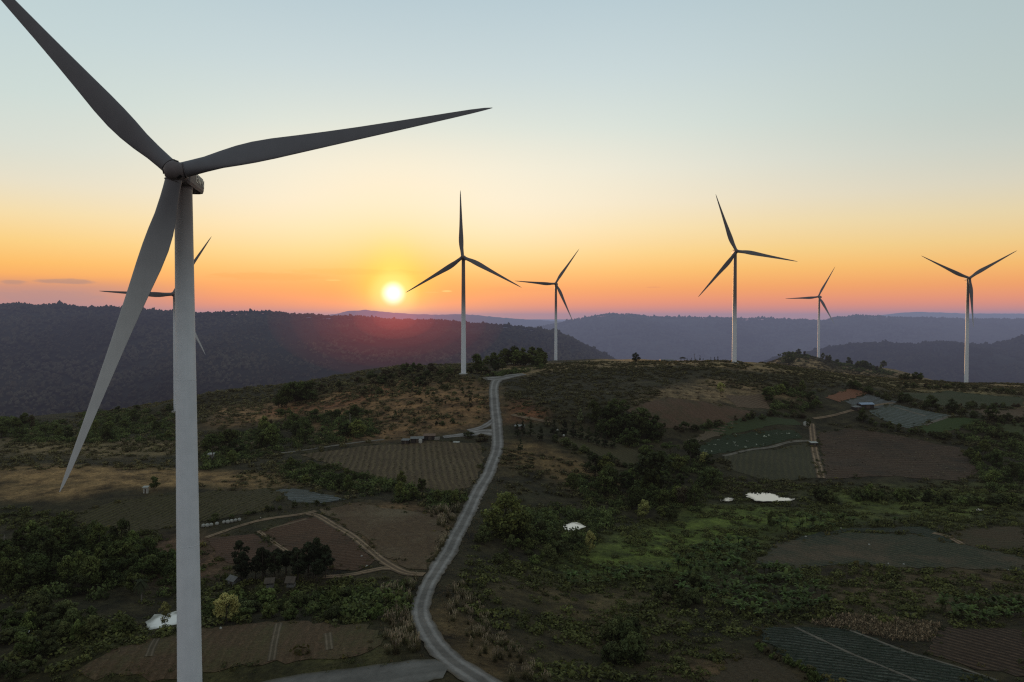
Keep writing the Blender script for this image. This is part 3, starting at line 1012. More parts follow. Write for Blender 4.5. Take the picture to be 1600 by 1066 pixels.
# --- groves
grove('374,902 440,893 508,893 514,910 440,914 378,914', 24, ['pine0', 'pine1'], .72, .95, 'near black pine crowded together behind the stilt huts', 'pines behind the stilt huts', 'pine tree', 'pine_tree', 2.2)
grove('0,868 70,850 110,852 200,862 280,866 285,930 150,938 0,930', 58, MIX[:8] + ['dark0', 'dark1', 'dark2', 'flat0'], .7, 1.25, 'dark green tree in the dense thicket above the bright pond', 'trees of the thicket above the bright pond', mind=3)
grove('430,722 560,737 700,776 742,772 705,800 560,778 445,748', 26, MIX, .5, .85, 'dark green tree in the hedge below the striped field', 'hedge trees below the striped field', mind=3)
grove('320,690 440,662 560,640 595,672 590,684 480,698 420,712 320,735', 34, MIX, .9, 1.7, 'dark green tree in the belt behind the pale farm track', 'trees behind the pale farm track', mind=4)
grove('418,632 490,618 495,634 425,640', 14, MIX, 1.3, 2.0, 'dark round tree in the clump on the brown ridge', 'tree clump on the brown ridge', mind=4)
grove('735,585 850,563 852,572 800,578 745,588', 30, MID + ['dark0'], 1.3, 2.1, 'bushy tree on the crest where the gravel road ends', 'trees where the road meets the crest', mind=4)
grove('130,646 270,640 272,688 120,690', 16, MIX, .7, 1.2, 'dark tree on the low hill behind the big turbine', 'trees on the low hill behind the big turbine', mind=5)
grove('0,658 110,662 110,690 0,690', 12, MIX, .8, 1.4, 'dark tree at the foot of the forested ridge', 'trees at the foot of the forested ridge', mind=5)
grove('925,650 1000,645 1035,690 965,702 930,692', 22, DARK, 1.0, 1.75, 'dark tree in the clump at the end of the conifer row', 'clump at the end of the conifer row', mind=4)
grove('1000,712 1100,712 1132,748 1095,800 965,795 890,770 905,742 1000,735', 34, MIX, .85, 1.7, 'dark green tree in the valley thicket above the meadow', 'trees of the valley thicket', mind=4)
grove('1500,712 1600,690 1600,768 1545,768 1530,740', 12, MIX, .7, 1.2, 'dark tree beside the large tilled field', 'trees beside the large tilled field', mind=5)
grove('1195,605 1250,608 1300,640 1232,648 1190,632', 14, MIX, .7, 1.1, 'dark tree in the hillside wood near the red plot', 'hillside wood near the red plot', mind=5)
for (x0, x1, Y, n) in ((1215, 1270, 1195, 9), (1285, 1360, 1195, 12), (1330, 1390, 1170, 8)):
    for k in range(n):
        w = at(random.uniform(x0, x1), Y + random.uniform(-25, 25))
        plant(random.choice(MIX), w, random.uniform(.8, 1.5), 'small dark tree on the knoll of the small turbine', 'tree', 'trees on the knoll of the small turbine', 'tree')
for k in range(10):
    w = at(random.uniform(1405, 1442), 790 + random.uniform(-8, 8))
    plant(random.choice(DARK), w, random.uniform(.6, 1.1), 'dark round tree at the end of the crest hedge', 'tree', 'trees at the end of the crest hedge', 'tree')
for k in range(17):
    w = at(random.uniform(752, 850), random.uniform(745, 790))
    if k > 9: w = at(random.uniform(800, 850), random.uniform(750, 790))
    plant(random.choice(MID + ['olive0', 'dark0', 'dark2']), w, random.uniform(1.2, 2.1), 'tall bushy tree in the stand on the crest beyond the road junction', 'tree', 'stand of trees beyond the road junction', 'tree')
for k in range(26):
    w = at(random.uniform(630, 764), random.uniform(640, 720))
    if abs(w.x - (723 - 800) / F * w.y) > 4 and off_road(np.array([w.x]), np.array([w.y]), 8)[0]:
        plant(random.choice(BUSH + DRY), w, random.uniform(1.6, 2.9), 'rounded shrub on the crest about the foot of the sunset turbine', 'shrub', 'shrubs about the foot of the sunset turbine', 'shrub')
# hedge lines
def line_plants(pts, n, kinds, s0, s1, label, group, cat, name, spread=2.0):
    W = [tuple(hit(*p_)[:2]) for p_ in pts]
    L = resample(W, 1.0)
    for k in range(n):
        q = L[int((k + random.random() * .8) / n * len(L)) % len(L)]
        x, y = q[0] + random.gauss(0, spread), q[1] + random.gauss(0, spread)
        plant(random.choice(kinds), (x, y, float(H(x, y))), random.uniform(s0, s1), label, cat, group, name)


line_plants([(1330, 608), (1400, 628), (1480, 645), (1600, 668)], 34, BUSH + ['dark0', 'dark3'], .9, 1.7, 'dark bush in the hedge line above the plastic plots', 'hedge above the plastic plots', 'bush', 'bush')
for q, pts in enumerate(([(1400, 606), (1500, 607), (1600, 618)], [(1480, 640), (1540, 637), (1600, 637)], [(1545, 657), (1600, 658)], [(1540, 682), (1600, 688)], [(1000, 655), (1080, 674), (1130, 660)], [(1150, 662), (1230, 652), (1262, 655)], [(870, 693), (930, 716), (1000, 740)])):
    line_plants(pts, (24, 18, 12, 14, 14, 14, 20)[q], BUSH + DRY[:2], 1.0, 2.0, 'dark bush in a hedge between the hillside plots', 'hedges between the hillside plots', 'bush', 'bush', 1.5)
line_plants([(1335, 655), (1380, 668), (1440, 680), (1500, 688)], 26, BUSH, .9, 1.6, 'dark bush in the hedge below the plastic plots', 'hedge below the plastic plots', 'bush', 'bush')
line_plants([(1285, 785), (1360, 780), (1450, 785), (1520, 788), (1600, 790)], 40, BUSH + GREEN, 1.0, 2.3, 'leafy bush in the hedge along the valley meadow', 'hedge along the valley meadow', 'bush', 'bush', 4)
line_plants([(1180, 1010), (1210, 1030), (1250, 1050), (1275, 1070)], 18, GREEN + DRY, .5, .85, 'olive bush along the edge of the mulch plot', 'bushes edging the mulch plot', 'bush', 'bush', .6)
line_plants([(320, 818), (400, 803), (440, 796), (520, 790)], 12, BUSH, .4, .9, 'small bush along the dark crop plot', 'bushes along the dark crop plot', 'bush', 'bush', 1)
grove('0,962 60,945 215,985 130,1008 90,1040 60,1066 0,1066', 40, BUSH + GREEN[:2], .9, 1.7, 'big rounded bush in the corner below the thicket', 'bushes in the corner below the thicket', 'bush', 'bush', 1.6, avoid=True)
grove('318,940 420,938 600,928 655,905 640,955 600,972 420,966 318,972', 58, BUSH + GREEN, .7, 1.5, 'leafy bush in the belt behind the stubble field', 'bush belt behind the stubble field', 'bush', 'bush', 1.3)
grove('590,665 640,610 750,600 758,655 690,672', 45, BUSH + DRY, .6, 1.2, 'small dark shrub dotted over the brown slope by the road', 'shrubs on the brown slope by the road', 'shrub', 'shrub', 3)
grove('490,610 640,578 720,585 730,598 540,622', 60, BUSH + DRY, 1.4, 2.8, 'rounded shrub on the ridge below the sunset turbine', 'shrubs on the ridge below the sunset turbine', 'shrub', 'shrub', 3)
grove('795,810 870,830 880,880 800,900 740,880 760,830', 26, BUSH + GREEN[:1], .8, 1.7, 'dark bush on the bank below the large roadside tree', 'bushes below the large roadside tree', 'bush', 'bush', 2)
grove('930,1000 1010,985 1005,1040 930,1045', 9, BUSH, 1.5, 2.3, 'large dark bush on the brown clearing', 'large bushes on the brown clearing', 'bush', 'bush', 2)
grove('1035,915 1092,915 1090,950 1035,945', 7, BUSH + DRY[:1], 1.2, 2.0, 'rounded bush at the tip of the banana grove', 'bushes at the tip of the banana grove', 'bush', 'bush', 2)
# banana plants
grove('1050,895 1200,882 1292,930 1300,958 1180,972 1060,930', 120, BAN, .85, 1.45, 'leafy banana plant in the grove on the valley floor', 'banana plants of the valley grove', 'banana plant', 'banana_plant', 1.4, fol='leaves')
grove('880,905 1035,885 1120,850 1180,848 1190,872 1060,895 1030,915 890,925', 90, BAN, .8, 1.35, 'banana plant in the strip along the meadow', 'banana plants along the meadow', 'banana plant', 'banana_plant', 1.6, fol='leaves')
grove('1465,952 1600,940 1600,980 1475,978', 40, BAN, .85, 1.4, 'banana plant above the furrowed plot', 'banana plants above the furrowed plot', 'banana plant', 'banana_plant', 1.4, fol='leaves')
grove('1200,815 1340,812 1430,822 1330,828 1215,838', 30, BAN, .9, 1.5, 'banana plant on the far edge of the vegetable field', 'banana plants beyond the vegetable field', 'banana plant', 'banana_plant', 1.6, fol='leaves')
# reeds by the road
RE = ['reed0', 'reed1', 'reed2', 'reed3']
grove('690,930 720,915 760,960 800,1010 860,1066 800,1066 725,1010', 75, RE, .55, 1.0, 'tall reed clump with pale plumes on the inner side of the road bend', 'reeds inside the road bend', 'reed clump', 'reed_clump', .8, margin=3.2)
grove('596,930 650,905 648,985 662,1020 605,1025', 55, RE, .7, 1.15, 'tall reed clump with pale plumes between the road and the stubble field', 'reeds between road and stubble field', 'reed clump', 'reed_clump', .9, margin=3.2)
grove('668,800 725,790 715,812 690,830', 30, RE, .9, 1.3, 'pale plumed reed clump beside the dry plot', 'reeds beside the dry plot', 'reed clump', 'reed_clump', 1, margin=4, avoid=False)
grove('700,840 690,880 672,890 690,850', 14, RE, .8, 1.1, 'plumed reed clump between the dry plot and the road', 'reeds between the dry plot and the road', 'reed clump', 'reed_clump', 1, margin=3.5, avoid=False)
grove('180,690 330,690 420,700 330,712 180,705', 40, RE, 1.0, 1.6, 'pale reed clump on the flat behind the big turbine', 'reeds on the flat behind the big turbine', 'reed clump', 'reed_clump', 2)


# --- uncountable cover: scrub and grass as single stuff objects
def base_clump(n, seed, leaf):
    r = np.random.default_rng(seed)
    d = r.normal(size=(n, 3)); d /= np.linalg.norm(d, axis=1)[:, None]
    d[:, 2] = np.abs(d[:, 2])
    C = d * (r.random(n)[:, None] ** .4) * np.array([1, 1, .85])
    nr = d + r.normal(size=(n, 3)) * .5
    t = np.clip(.2 + .6 * C[:, 2] + r.normal(size=n) * .15, 0, 1)  # shade put into the colour: clump dark at its base, lighter on top
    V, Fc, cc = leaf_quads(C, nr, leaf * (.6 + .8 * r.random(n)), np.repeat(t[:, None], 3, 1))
    return V, Fc, cc[:, 0]


def cover(name, label, pts, sizes, c0, c1, nleaf, leaf, tints=None, hscale=1.0, nvar=5, seed=0):
    """pts (k,3): one clump each; all in one mesh"""
    r = np.random.default_rng(seed)
    bases = [base_clump(nleaf, seed * 10 + q, leaf) for q in range(nvar)]
    Vs, Fs, Cs = [], [], []
    off = 0
    c0, c1 = np.array(c0), np.array(c1)
    for k, p_ in enumerate(pts):
        V, Fc, t = bases[k % nvar]
        a = r.random() * 6.283
        ca, sa = math.cos(a), math.sin(a)
        s = sizes[k]
        W = np.empty_like(V)
        W[:, 0] = (V[:, 0] * ca - V[:, 1] * sa) * s + p_[0]
        W[:, 1] = (V[:, 0] * sa + V[:, 1] * ca) * s + p_[1]
        W[:, 2] = V[:, 2] * s * hscale * r.uniform(.7, 1.3) + p_[2] - .05
        Vs.append(W); Fs.append(Fc + off); off += len(V)
        ti = r.uniform(.55, 1.4) * (1 if tints is None else np.asarray(tints[k]))
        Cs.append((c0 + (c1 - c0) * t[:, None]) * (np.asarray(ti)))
    o = link(name, mesh_np(name, np.concatenate(Vs), np.concatenate(Fs), M_scrub, np.concatenate(Cs)))
    tag(o, label, kind='stuff')
    return o


def scatter_many(outlines, dens, seed=0, avoid=True, margin=4.0):
    """world points inside photo outlines with a density per 100 m2"""
    out = []
    for q, s in enumerate(outlines):
        P = poly(s)
        G = np.array(ground_poly(P))
        lo, hi = G.min(0) - 5, G.max(0) + 5
        r = np.random.default_rng(seed * 100 + q)
        n = int((hi - lo).prod() / 100 * dens)
        x = r.uniform(lo[0], hi[0], n); y = r.uniform(lo[1], hi[1], n)
        z = H(x, y)
        u, v = proj(x, y, z)
        ok = inpoly(u, v, P)
        clump = 1.3 * vnoise(x / 16, y / 16, 11) + .6 * vnoise(x / 5, y / 5, 12) + .25
        ok &= clump > r.uniform(-.35, .55, n)
        x, y, z = x[ok], y[ok], z[ok]
        ok = np.ones(len(x), bool)
        for i in range(0, len(x), 2000):
            ok[i:i + 2000] = off_road(x[i:i + 2000], y[i:i + 2000], margin)
        if avoid:
            for Q in AVOID: ok &= ~inpoly(x, y, Q)
        for Q in POND_P: ok &= ~inpoly(x, y, Q)
        out.append(np.stack([x, y, z], 1)[ok])
    return np.concatenate(out)


def cover_zone(name, label, outlines, dens, s0, s1, c0, c1, nleaf, leaf, hscale=.8, seed=1, avoid=True, margin=4.0):
    pts = scatter_many(outlines, dens, seed, avoid, margin)
    r = np.random.default_rng(seed)
    sz = s0 + (s1 - s0) * r.random(len(pts)) ** 1.8
    print('COVER', name, len(pts))
    return cover(name, label, pts, sz, c0, c1, nleaf, leaf, None, hscale, 6, seed)


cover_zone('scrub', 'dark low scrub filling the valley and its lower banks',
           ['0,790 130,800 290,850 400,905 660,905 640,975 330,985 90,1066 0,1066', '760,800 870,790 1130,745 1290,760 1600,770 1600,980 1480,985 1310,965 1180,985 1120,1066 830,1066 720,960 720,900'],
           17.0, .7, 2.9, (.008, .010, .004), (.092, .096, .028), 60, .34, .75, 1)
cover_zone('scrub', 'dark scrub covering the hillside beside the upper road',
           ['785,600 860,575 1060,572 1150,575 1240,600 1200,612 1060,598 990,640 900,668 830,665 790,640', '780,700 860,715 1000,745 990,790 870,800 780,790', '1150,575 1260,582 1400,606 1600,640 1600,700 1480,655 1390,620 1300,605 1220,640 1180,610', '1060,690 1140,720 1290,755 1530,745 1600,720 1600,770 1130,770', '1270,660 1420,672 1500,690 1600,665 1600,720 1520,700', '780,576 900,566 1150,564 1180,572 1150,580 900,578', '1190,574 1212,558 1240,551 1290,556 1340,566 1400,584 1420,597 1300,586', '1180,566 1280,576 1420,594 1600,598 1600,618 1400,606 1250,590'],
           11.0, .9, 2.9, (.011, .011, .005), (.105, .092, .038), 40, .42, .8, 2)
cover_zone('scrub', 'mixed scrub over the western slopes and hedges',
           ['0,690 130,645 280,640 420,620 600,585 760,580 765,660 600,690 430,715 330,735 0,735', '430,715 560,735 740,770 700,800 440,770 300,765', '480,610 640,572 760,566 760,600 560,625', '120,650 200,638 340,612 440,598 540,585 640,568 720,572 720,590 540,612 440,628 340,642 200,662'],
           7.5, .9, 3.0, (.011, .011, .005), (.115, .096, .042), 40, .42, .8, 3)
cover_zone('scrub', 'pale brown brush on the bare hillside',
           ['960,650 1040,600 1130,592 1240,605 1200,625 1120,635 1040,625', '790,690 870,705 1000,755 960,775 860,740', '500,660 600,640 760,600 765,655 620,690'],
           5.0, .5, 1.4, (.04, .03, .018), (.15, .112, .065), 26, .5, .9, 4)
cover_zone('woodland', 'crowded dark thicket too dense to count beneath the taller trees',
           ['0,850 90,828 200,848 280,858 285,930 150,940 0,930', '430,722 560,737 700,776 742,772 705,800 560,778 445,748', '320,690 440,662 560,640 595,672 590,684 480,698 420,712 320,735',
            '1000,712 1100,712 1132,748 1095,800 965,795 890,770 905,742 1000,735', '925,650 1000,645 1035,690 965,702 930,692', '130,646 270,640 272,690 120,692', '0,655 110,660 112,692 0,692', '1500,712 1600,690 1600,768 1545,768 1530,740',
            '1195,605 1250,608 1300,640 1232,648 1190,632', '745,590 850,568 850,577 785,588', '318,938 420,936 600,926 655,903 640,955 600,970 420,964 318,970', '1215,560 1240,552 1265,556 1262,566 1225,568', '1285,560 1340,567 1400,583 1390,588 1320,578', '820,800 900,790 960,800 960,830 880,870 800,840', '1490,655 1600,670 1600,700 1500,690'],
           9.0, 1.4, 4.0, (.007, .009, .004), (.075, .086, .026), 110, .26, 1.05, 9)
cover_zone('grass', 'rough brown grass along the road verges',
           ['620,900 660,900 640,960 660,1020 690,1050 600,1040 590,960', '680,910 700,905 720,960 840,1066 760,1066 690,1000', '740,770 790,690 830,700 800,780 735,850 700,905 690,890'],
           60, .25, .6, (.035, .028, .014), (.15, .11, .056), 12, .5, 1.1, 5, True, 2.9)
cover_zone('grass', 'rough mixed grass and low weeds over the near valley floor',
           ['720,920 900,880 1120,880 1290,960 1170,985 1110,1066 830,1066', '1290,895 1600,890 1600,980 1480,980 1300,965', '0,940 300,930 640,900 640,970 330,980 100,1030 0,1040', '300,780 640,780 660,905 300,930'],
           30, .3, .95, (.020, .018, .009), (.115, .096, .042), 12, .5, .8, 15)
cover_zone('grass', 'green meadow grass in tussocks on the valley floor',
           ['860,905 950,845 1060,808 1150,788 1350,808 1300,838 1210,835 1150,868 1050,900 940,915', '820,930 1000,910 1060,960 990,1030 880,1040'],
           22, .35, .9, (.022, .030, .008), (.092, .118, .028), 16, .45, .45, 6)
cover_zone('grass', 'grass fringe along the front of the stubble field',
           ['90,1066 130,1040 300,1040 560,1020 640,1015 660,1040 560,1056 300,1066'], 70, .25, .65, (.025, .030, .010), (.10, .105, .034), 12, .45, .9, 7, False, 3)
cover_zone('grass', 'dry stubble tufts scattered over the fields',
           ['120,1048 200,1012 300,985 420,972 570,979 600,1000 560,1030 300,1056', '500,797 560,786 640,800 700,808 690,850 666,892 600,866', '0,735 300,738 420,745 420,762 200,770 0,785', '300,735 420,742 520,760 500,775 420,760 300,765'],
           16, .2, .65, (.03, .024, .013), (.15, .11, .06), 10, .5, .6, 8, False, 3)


def edging():
    """weeds along the margins of every field and around the ponds"""
    r = np.random.default_rng(77)
    pts, sz, ti = [], [], []
    for P, dens, s0, s1 in [(FIELDS[k], .45, .35, 1.25) for k in FIELDS if k not in ('hill_green', 'stripes')] + [(q, 2.2, .3, 1.0) for q in POND_P]:
        n = len(P)
        for i in range(n):
            a, b_ = np.array(P[i]), np.array(P[(i + 1) % n])
            L = np.linalg.norm(b_ - a)
            k = int(L * dens)
            if not k: continue
            t = r.random(k)
            p_ = a + (b_ - a) * t[:, None] + r.normal(size=(k, 2)) * (1.2 if dens > 1 else 1.6)
            keep = vnoise(p_[:, 0] / 12, p_[:, 1] / 12, 41) + vnoise(p_[:, 0] / 4, p_[:, 1] / 4, 42) * .6 > -.22
            for x, y in p_[keep]:
                if off_road(np.array([x]), np.array([y]), 3.6)[0]:
                    pts.append((x, y, float(H(x, y)))); sz.append(s0 + (s1 - s0) * r.random() ** 1.6 if r.random() > (.13 if dens < 1 else .04) else r.uniform(1.3, 2.4))
                    ti.append((1, 1, 1) if r.random() < .6 else (1.7, 1.35, 1.1))
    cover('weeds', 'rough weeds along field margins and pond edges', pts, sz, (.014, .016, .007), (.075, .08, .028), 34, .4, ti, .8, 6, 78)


edging()


def crop_rows(label, key, angle, spacing, gap, size, c0, c1, nleaf=9, leaf=.5, hs=1.0, seed=20, prob=.85):
    P = np.array(FIELDS[key])
    c = P.mean(0)
    ca, sa = math.cos(angle), math.sin(angle)       # rows run perpendicular to this
    r = np.random.default_rng(seed)
    rad = np.abs(P - c).max() * 1.5
    s = np.arange(-rad, rad, spacing); t = np.arange(-rad, rad, gap)
    S_, T_ = np.meshgrid(s, t)
    x = c[0] + S_ * ca - T_ * sa + r.normal(size=S_.shape) * spacing * .07
    y = c[1] + S_ * sa + T_ * ca + r.normal(size=S_.shape) * gap * .3
    x, y = x.ravel(), y.ravel()
    ok = inpoly(x, y, [tuple(q) for q in P]) & (r.random(len(x)) < prob * np.clip(.75 + 1.1 * vnoise(x / 14, y / 14, 31), .1, 1))
    x, y = x[ok], y[ok]
    pts = np.stack([x, y, H(x, y) + .1], 1)
    print('CROP', key, len(pts))
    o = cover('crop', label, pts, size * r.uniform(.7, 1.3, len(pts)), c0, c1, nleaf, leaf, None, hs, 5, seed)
    return o


crop_rows('low crop plants in rows on the striped field by the road', 'orchard', R(8), 3.4, 1.8, .62, (.03, .028, .014), (.085, .078, .038), 9, .6, .7, 21)
crop_rows('dark vegetable rows on the dark olive plot', 'green_rows', R(-12), 2.4, 1.3, .5, (.018, .018, .007), (.058, .056, .022), 9, .6, .8, 22)
crop_rows('vegetable rows on the wide grey green field', 'teal', R(28), 1.8, 1.3, .36, (.02, .026, .016), (.066, .074, .048), 8, .6, .6, 23, .7)
crop_rows('leafy rows on the dark mulch plot', 'mulch', R(72), 1.5, .7, .33, (.010, .018, .010), (.045, .066, .040), 9, .6, .8, 24, .8)
crop_rows('sparse pale brush on the large tilled field', 'bigbrown', R(85), 4.5, 3.0, .95, (.030, .022, .014), (.19, .15, .10), 10, .6, .5, 25, .75)
crop_rows('pale bushes dotted over the dark green plot', 'spotted', R(40), 6.5, 6.5, 1.25, (.10, .105, .085), (.32, .33, .26), 14, .5, .9, 26, .8)
# dry maize
FIELDS['maize'] = ground_poly(poly('1262,974 1312,962 1380,966 1470,976 1458,1004 1402,1002 1330,988'))
crop_rows('dry tan maize stalks standing in rows by the mulch plot', 'maize', R(35), 1.1, .55, .55, (.05, .034, .022), (.19, .135, .088), 9, .55, 1.9, 27, .95)

# ------------------------------------------------------------------ far hills
def blob_base(seed):
    """low crown dome, 32 quads"""
    r = np.random.default_rng(seed)
    nr, ns = 4, 7
    V = []
    for i in range(nr + 1):
        a = PI / 2 * i / nr
        for j in range(ns):
            b_ = 2 * PI * (j + .5 * (i % 2)) / ns
            q = 1 + r.normal() * .16
            V.append((math.cos(a) * math.cos(b_) * q, math.cos(a) * math.sin(b_) * q, math.sin(a) * q * 1.15 - .25))
    V = np.array(V)
    Fc = [(i * ns + j, i * ns + (j + 1) % ns, (i + 1) * ns + (j + 1) % ns, (i + 1) * ns + j) for i in range(nr) for j in range(ns)]
    return V, np.array(Fc)


BL = [blob_base(q) for q in range(6)]


def ridge(name, label, prof, Y, depth, base, mat, n, rough=8.0, back=900, seed=0, trees=0, tree_r=(3.5, 7), tree_mat=None, tree_label=None, xpad=500, steps=40):
    """a hill whose skyline passes through photo points prof at distance Y, sloping down towards the drone over depth metres"""
    xs = np.array([(p_[0] - 800) / F * Y for p_ in prof])
    zs = np.array([CAMZ + ray(*p_)[2] / ray(*p_)[1] * Y for p_ in prof])
    o_ = np.argsort(xs)
    xs, zs = xs[o_], zs[o_]
    X = np.linspace(xs[0] - xpad, xs[-1] + xpad, n)
    Zs = np.interp(X, xs, zs)

    def surf(x, t):
        top = np.interp(x, xs, zs)
        s = np.clip(t, 0, 1)
        sh = 1 - s ** 1.25
        z = base + (top - base) * sh
        gul = (vnoise(x / 260 + s * .8, s * 2.2, seed + 3) * 30 + vnoise(x / 110, s * 4, seed + 4) * 14) * np.sin(PI * np.clip(s, 0, 1)) 
        z = z + gul * min(1.0, rough / 8)
        z = np.where(t < 0, top + t * 160, z)
        return z
    T = np.concatenate([[-1, -.4, -.1], np.linspace(0, 1, steps)])
    V = []
    for t in T:
        y = Y - np.maximum(t, 0) * depth + np.maximum(-t, 0) * back + vnoise(X / 180, np.full(n, t * 3), seed + 9) * depth * .05 * (t > 0)
        z = surf(X, np.full(n, t)) + vnoise(X / 25, np.full(n, t * 22), seed) * rough * .5
        V.append(np.stack([X, y, z], 1))
    V = np.concatenate(V)
    idx = np.arange(len(V)).reshape(len(T), n)
    Fc = np.stack([idx[:-1, :-1], idx[1:, :-1], idx[1:, 1:], idx[:-1, 1:]], -1).reshape(-1, 4)
    o = link(name, mesh_np(name, V, Fc, mat, None, True))
    tag(o, label, kind='structure')
    if trees:
        r = np.random.default_rng(seed + 50)
        x = r.uniform(xs[0] - 60, xs[-1] + 60, trees)
        t = r.random(trees) ** .9
        k = trees // 7
        t[:k] = np.abs(r.normal(size=k) * .008)          # skyline trees
        y = Y - t * depth
        z = surf(x, t)
        u, v = proj(x, y, z)
        ok = (u > -60) & (u < 1660)
        ok &= (vnoise(x / 150, y / 70, seed + 21) + .6 * vnoise(x / 50, y / 30, seed + 22) > -.42) | (t < .02)
        x, y, z, t = x[ok], y[ok], z[ok], t[ok]
        sv_ = 1 + .6 * vnoise(x / 70, y / 40, seed + 23)
        Vs, Fs, Cs = [], [], []
        off = 0
        for i in range(len(x)):
            Vb, Fb = BL[i % 6]
            s = r.uniform(*tree_r) * (1.45 if r.random() < .07 else 1) * sv_[i]
            a = r.random() * 6.28
            W = np.empty_like(Vb)
            W[:, 0] = (Vb[:, 0] * math.cos(a) - Vb[:, 1] * math.sin(a)) * s + x[i]
            W[:, 1] = (Vb[:, 0] * math.sin(a) + Vb[:, 1] * math.cos(a)) * s + y[i]
            W[:, 2] = Vb[:, 2] * s * r.uniform(.9, 1.5) + z[i] + (s * .4 if t[i] < .02 else 0)
            Vs.append(W); Fs.append(Fb + off); off += len(Vb)
            big = .85 + .6 * vnoise(np.array([x[i] / 120]), np.array([y[i] / 60]), 3)[0] * 2
            c = np.array((.030, .028, .018)) * r.uniform(.8, 1.2) * big * 1.05 + np.array((.006, .002, 0)) * r.random()
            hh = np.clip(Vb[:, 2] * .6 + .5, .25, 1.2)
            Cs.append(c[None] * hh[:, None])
        f = link('forest', mesh_np('forest', np.concatenate(Vs), np.concatenate(Fs), tree_mat, np.clip(np.concatenate(Cs), .002, 1)))
        tag(f, tree_label, kind='stuff')
    return o


def hill_mat(name, a, b_, scale):
    m, nt, b = new_mat(name)
    pos = geopos(nt)
    f = mrange(nt, noise(nt, pos, scale, 8, .7), .35, .65)
    c = mixc(nt, f, a, b_)
    nt.links.new(c, b.inputs['Base Color'])
    b.inputs['Roughness'].default_value = 1
    bump(nt, noise(nt, pos, scale * 4, 6, .75), b, 1.0, 12)
    return m


M_forest = leaf_mat('forest leaves', .1, 1.0)
M_hill = hill_mat('forest floor', (.010, .010, .007), (.024, .022, .014), .02)
M_hill2 = hill_mat('far woods', (.014, .014, .012), (.045, .042, .032), .012)
M_hill3 = hill_mat('very far woods', (.02, .02, .02), (.04, .04, .035), .006)
ridge('hills', 'dark forested ridge behind the big turbine',
      [(-80, 482), (0, 481), (40, 479), (100, 481), (150, 484), (200, 486), (260, 490), (310, 493), (360, 491), (420, 489), (450, 492), (500, 497), (560, 499), (620, 502), (700, 505), (740, 508), (800, 512), (840, 517), (870, 523), (900, 535), (930, 550), (955, 563), (975, 578)],
      2050, 950, -170, M_hill, 420, 9, 500, 1, 17000, (3.3, 5.8), M_forest, 'dense dark woodland covering the ridge behind the big turbine', 120)
ridge('hills', 'hazy wooded hills beyond the valley',
      [(1150, 585), (1200, 566), (1260, 555), (1300, 547), (1330, 542), (1380, 538), (1430, 541), (1480, 537), (1540, 543), (1580, 536), (1600, 528), (1680, 515)],
      2500, 900, -170, M_hill, 360, 9, 500, 2, 6000, (4.5, 8), M_forest, 'hazy woodland on the nearer hills beyond the crest', 200)
ridge('hills', 'blue hazy ridge beyond the middle turbines',
      [(700, 560), (780, 530), (830, 514), (880, 505), (920, 497), (950, 492.5), (985, 491.5), (1010, 495), (1050, 498), (1100, 497.5), (1150, 500), (1200, 499), (1240, 501), (1280, 503), (1310, 497), (1340, 494.5), (1400, 497), (1460, 499), (1520, 500), (1600, 500), (1700, 499)],
      4600, 1500, -170, M_hill2, 500, 14, 1200, 5, 12000, (4.5, 7.5), M_forest, 'faint woodland on the blue hazy ridge', 900)
ridge('hills', 'pink hazy hill under the setting sun',
      [(400, 500), (480, 496), (525, 491), (545, 486), (570, 484.5), (600, 487), (640, 491), (690, 492), (720, 490.5), (760, 494), (800, 498), (840, 500), (880, 503), (960, 504), (1050, 504)],
      6500, 1500, -170, M_hill3, 260, 14, 2500, 7, 0, xpad=300)
ridge('hills', 'flat topped faint plateau on the horizon',
      [(1300, 500), (1380, 494), (1400, 489.5), (1430, 487.5), (1470, 488.5), (1510, 490), (1560, 490), (1620, 490.5), (1750, 490)],
      8600, 1500, -170, M_hill3, 260, 10, 3000, 8, 0, xpad=900)
ridge('hills', 'low faint horizon hills', [(-400, 497), (200, 499), (700, 500), (850, 499), (1100, 501), (1500, 498), (2000, 498)],
      11000, 2500, -170, M_hill3, 200, 10, 3000, 9, 0, xpad=3000)

# ------------------------------------------------------------------ wind turbines
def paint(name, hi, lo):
    """turbine paint with shade put into the colour: dark towards the top, lighter below"""
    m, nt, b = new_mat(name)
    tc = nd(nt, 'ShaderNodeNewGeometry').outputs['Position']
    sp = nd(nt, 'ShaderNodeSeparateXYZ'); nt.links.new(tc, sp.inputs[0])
    f = mrange(nt, sp.outputs[2], 92, 126, 0, 1, True)  # painted darkening of the parts seen against the bright sky
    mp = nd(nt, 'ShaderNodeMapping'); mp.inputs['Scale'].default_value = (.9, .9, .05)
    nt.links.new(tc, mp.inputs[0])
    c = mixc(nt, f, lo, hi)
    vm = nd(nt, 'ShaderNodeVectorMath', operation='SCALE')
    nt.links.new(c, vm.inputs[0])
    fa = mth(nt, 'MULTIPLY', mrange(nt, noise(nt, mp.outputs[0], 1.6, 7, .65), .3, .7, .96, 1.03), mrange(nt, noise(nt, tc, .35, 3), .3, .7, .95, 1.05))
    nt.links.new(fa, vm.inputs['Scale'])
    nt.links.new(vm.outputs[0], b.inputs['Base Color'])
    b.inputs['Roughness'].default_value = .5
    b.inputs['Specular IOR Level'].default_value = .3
    return m


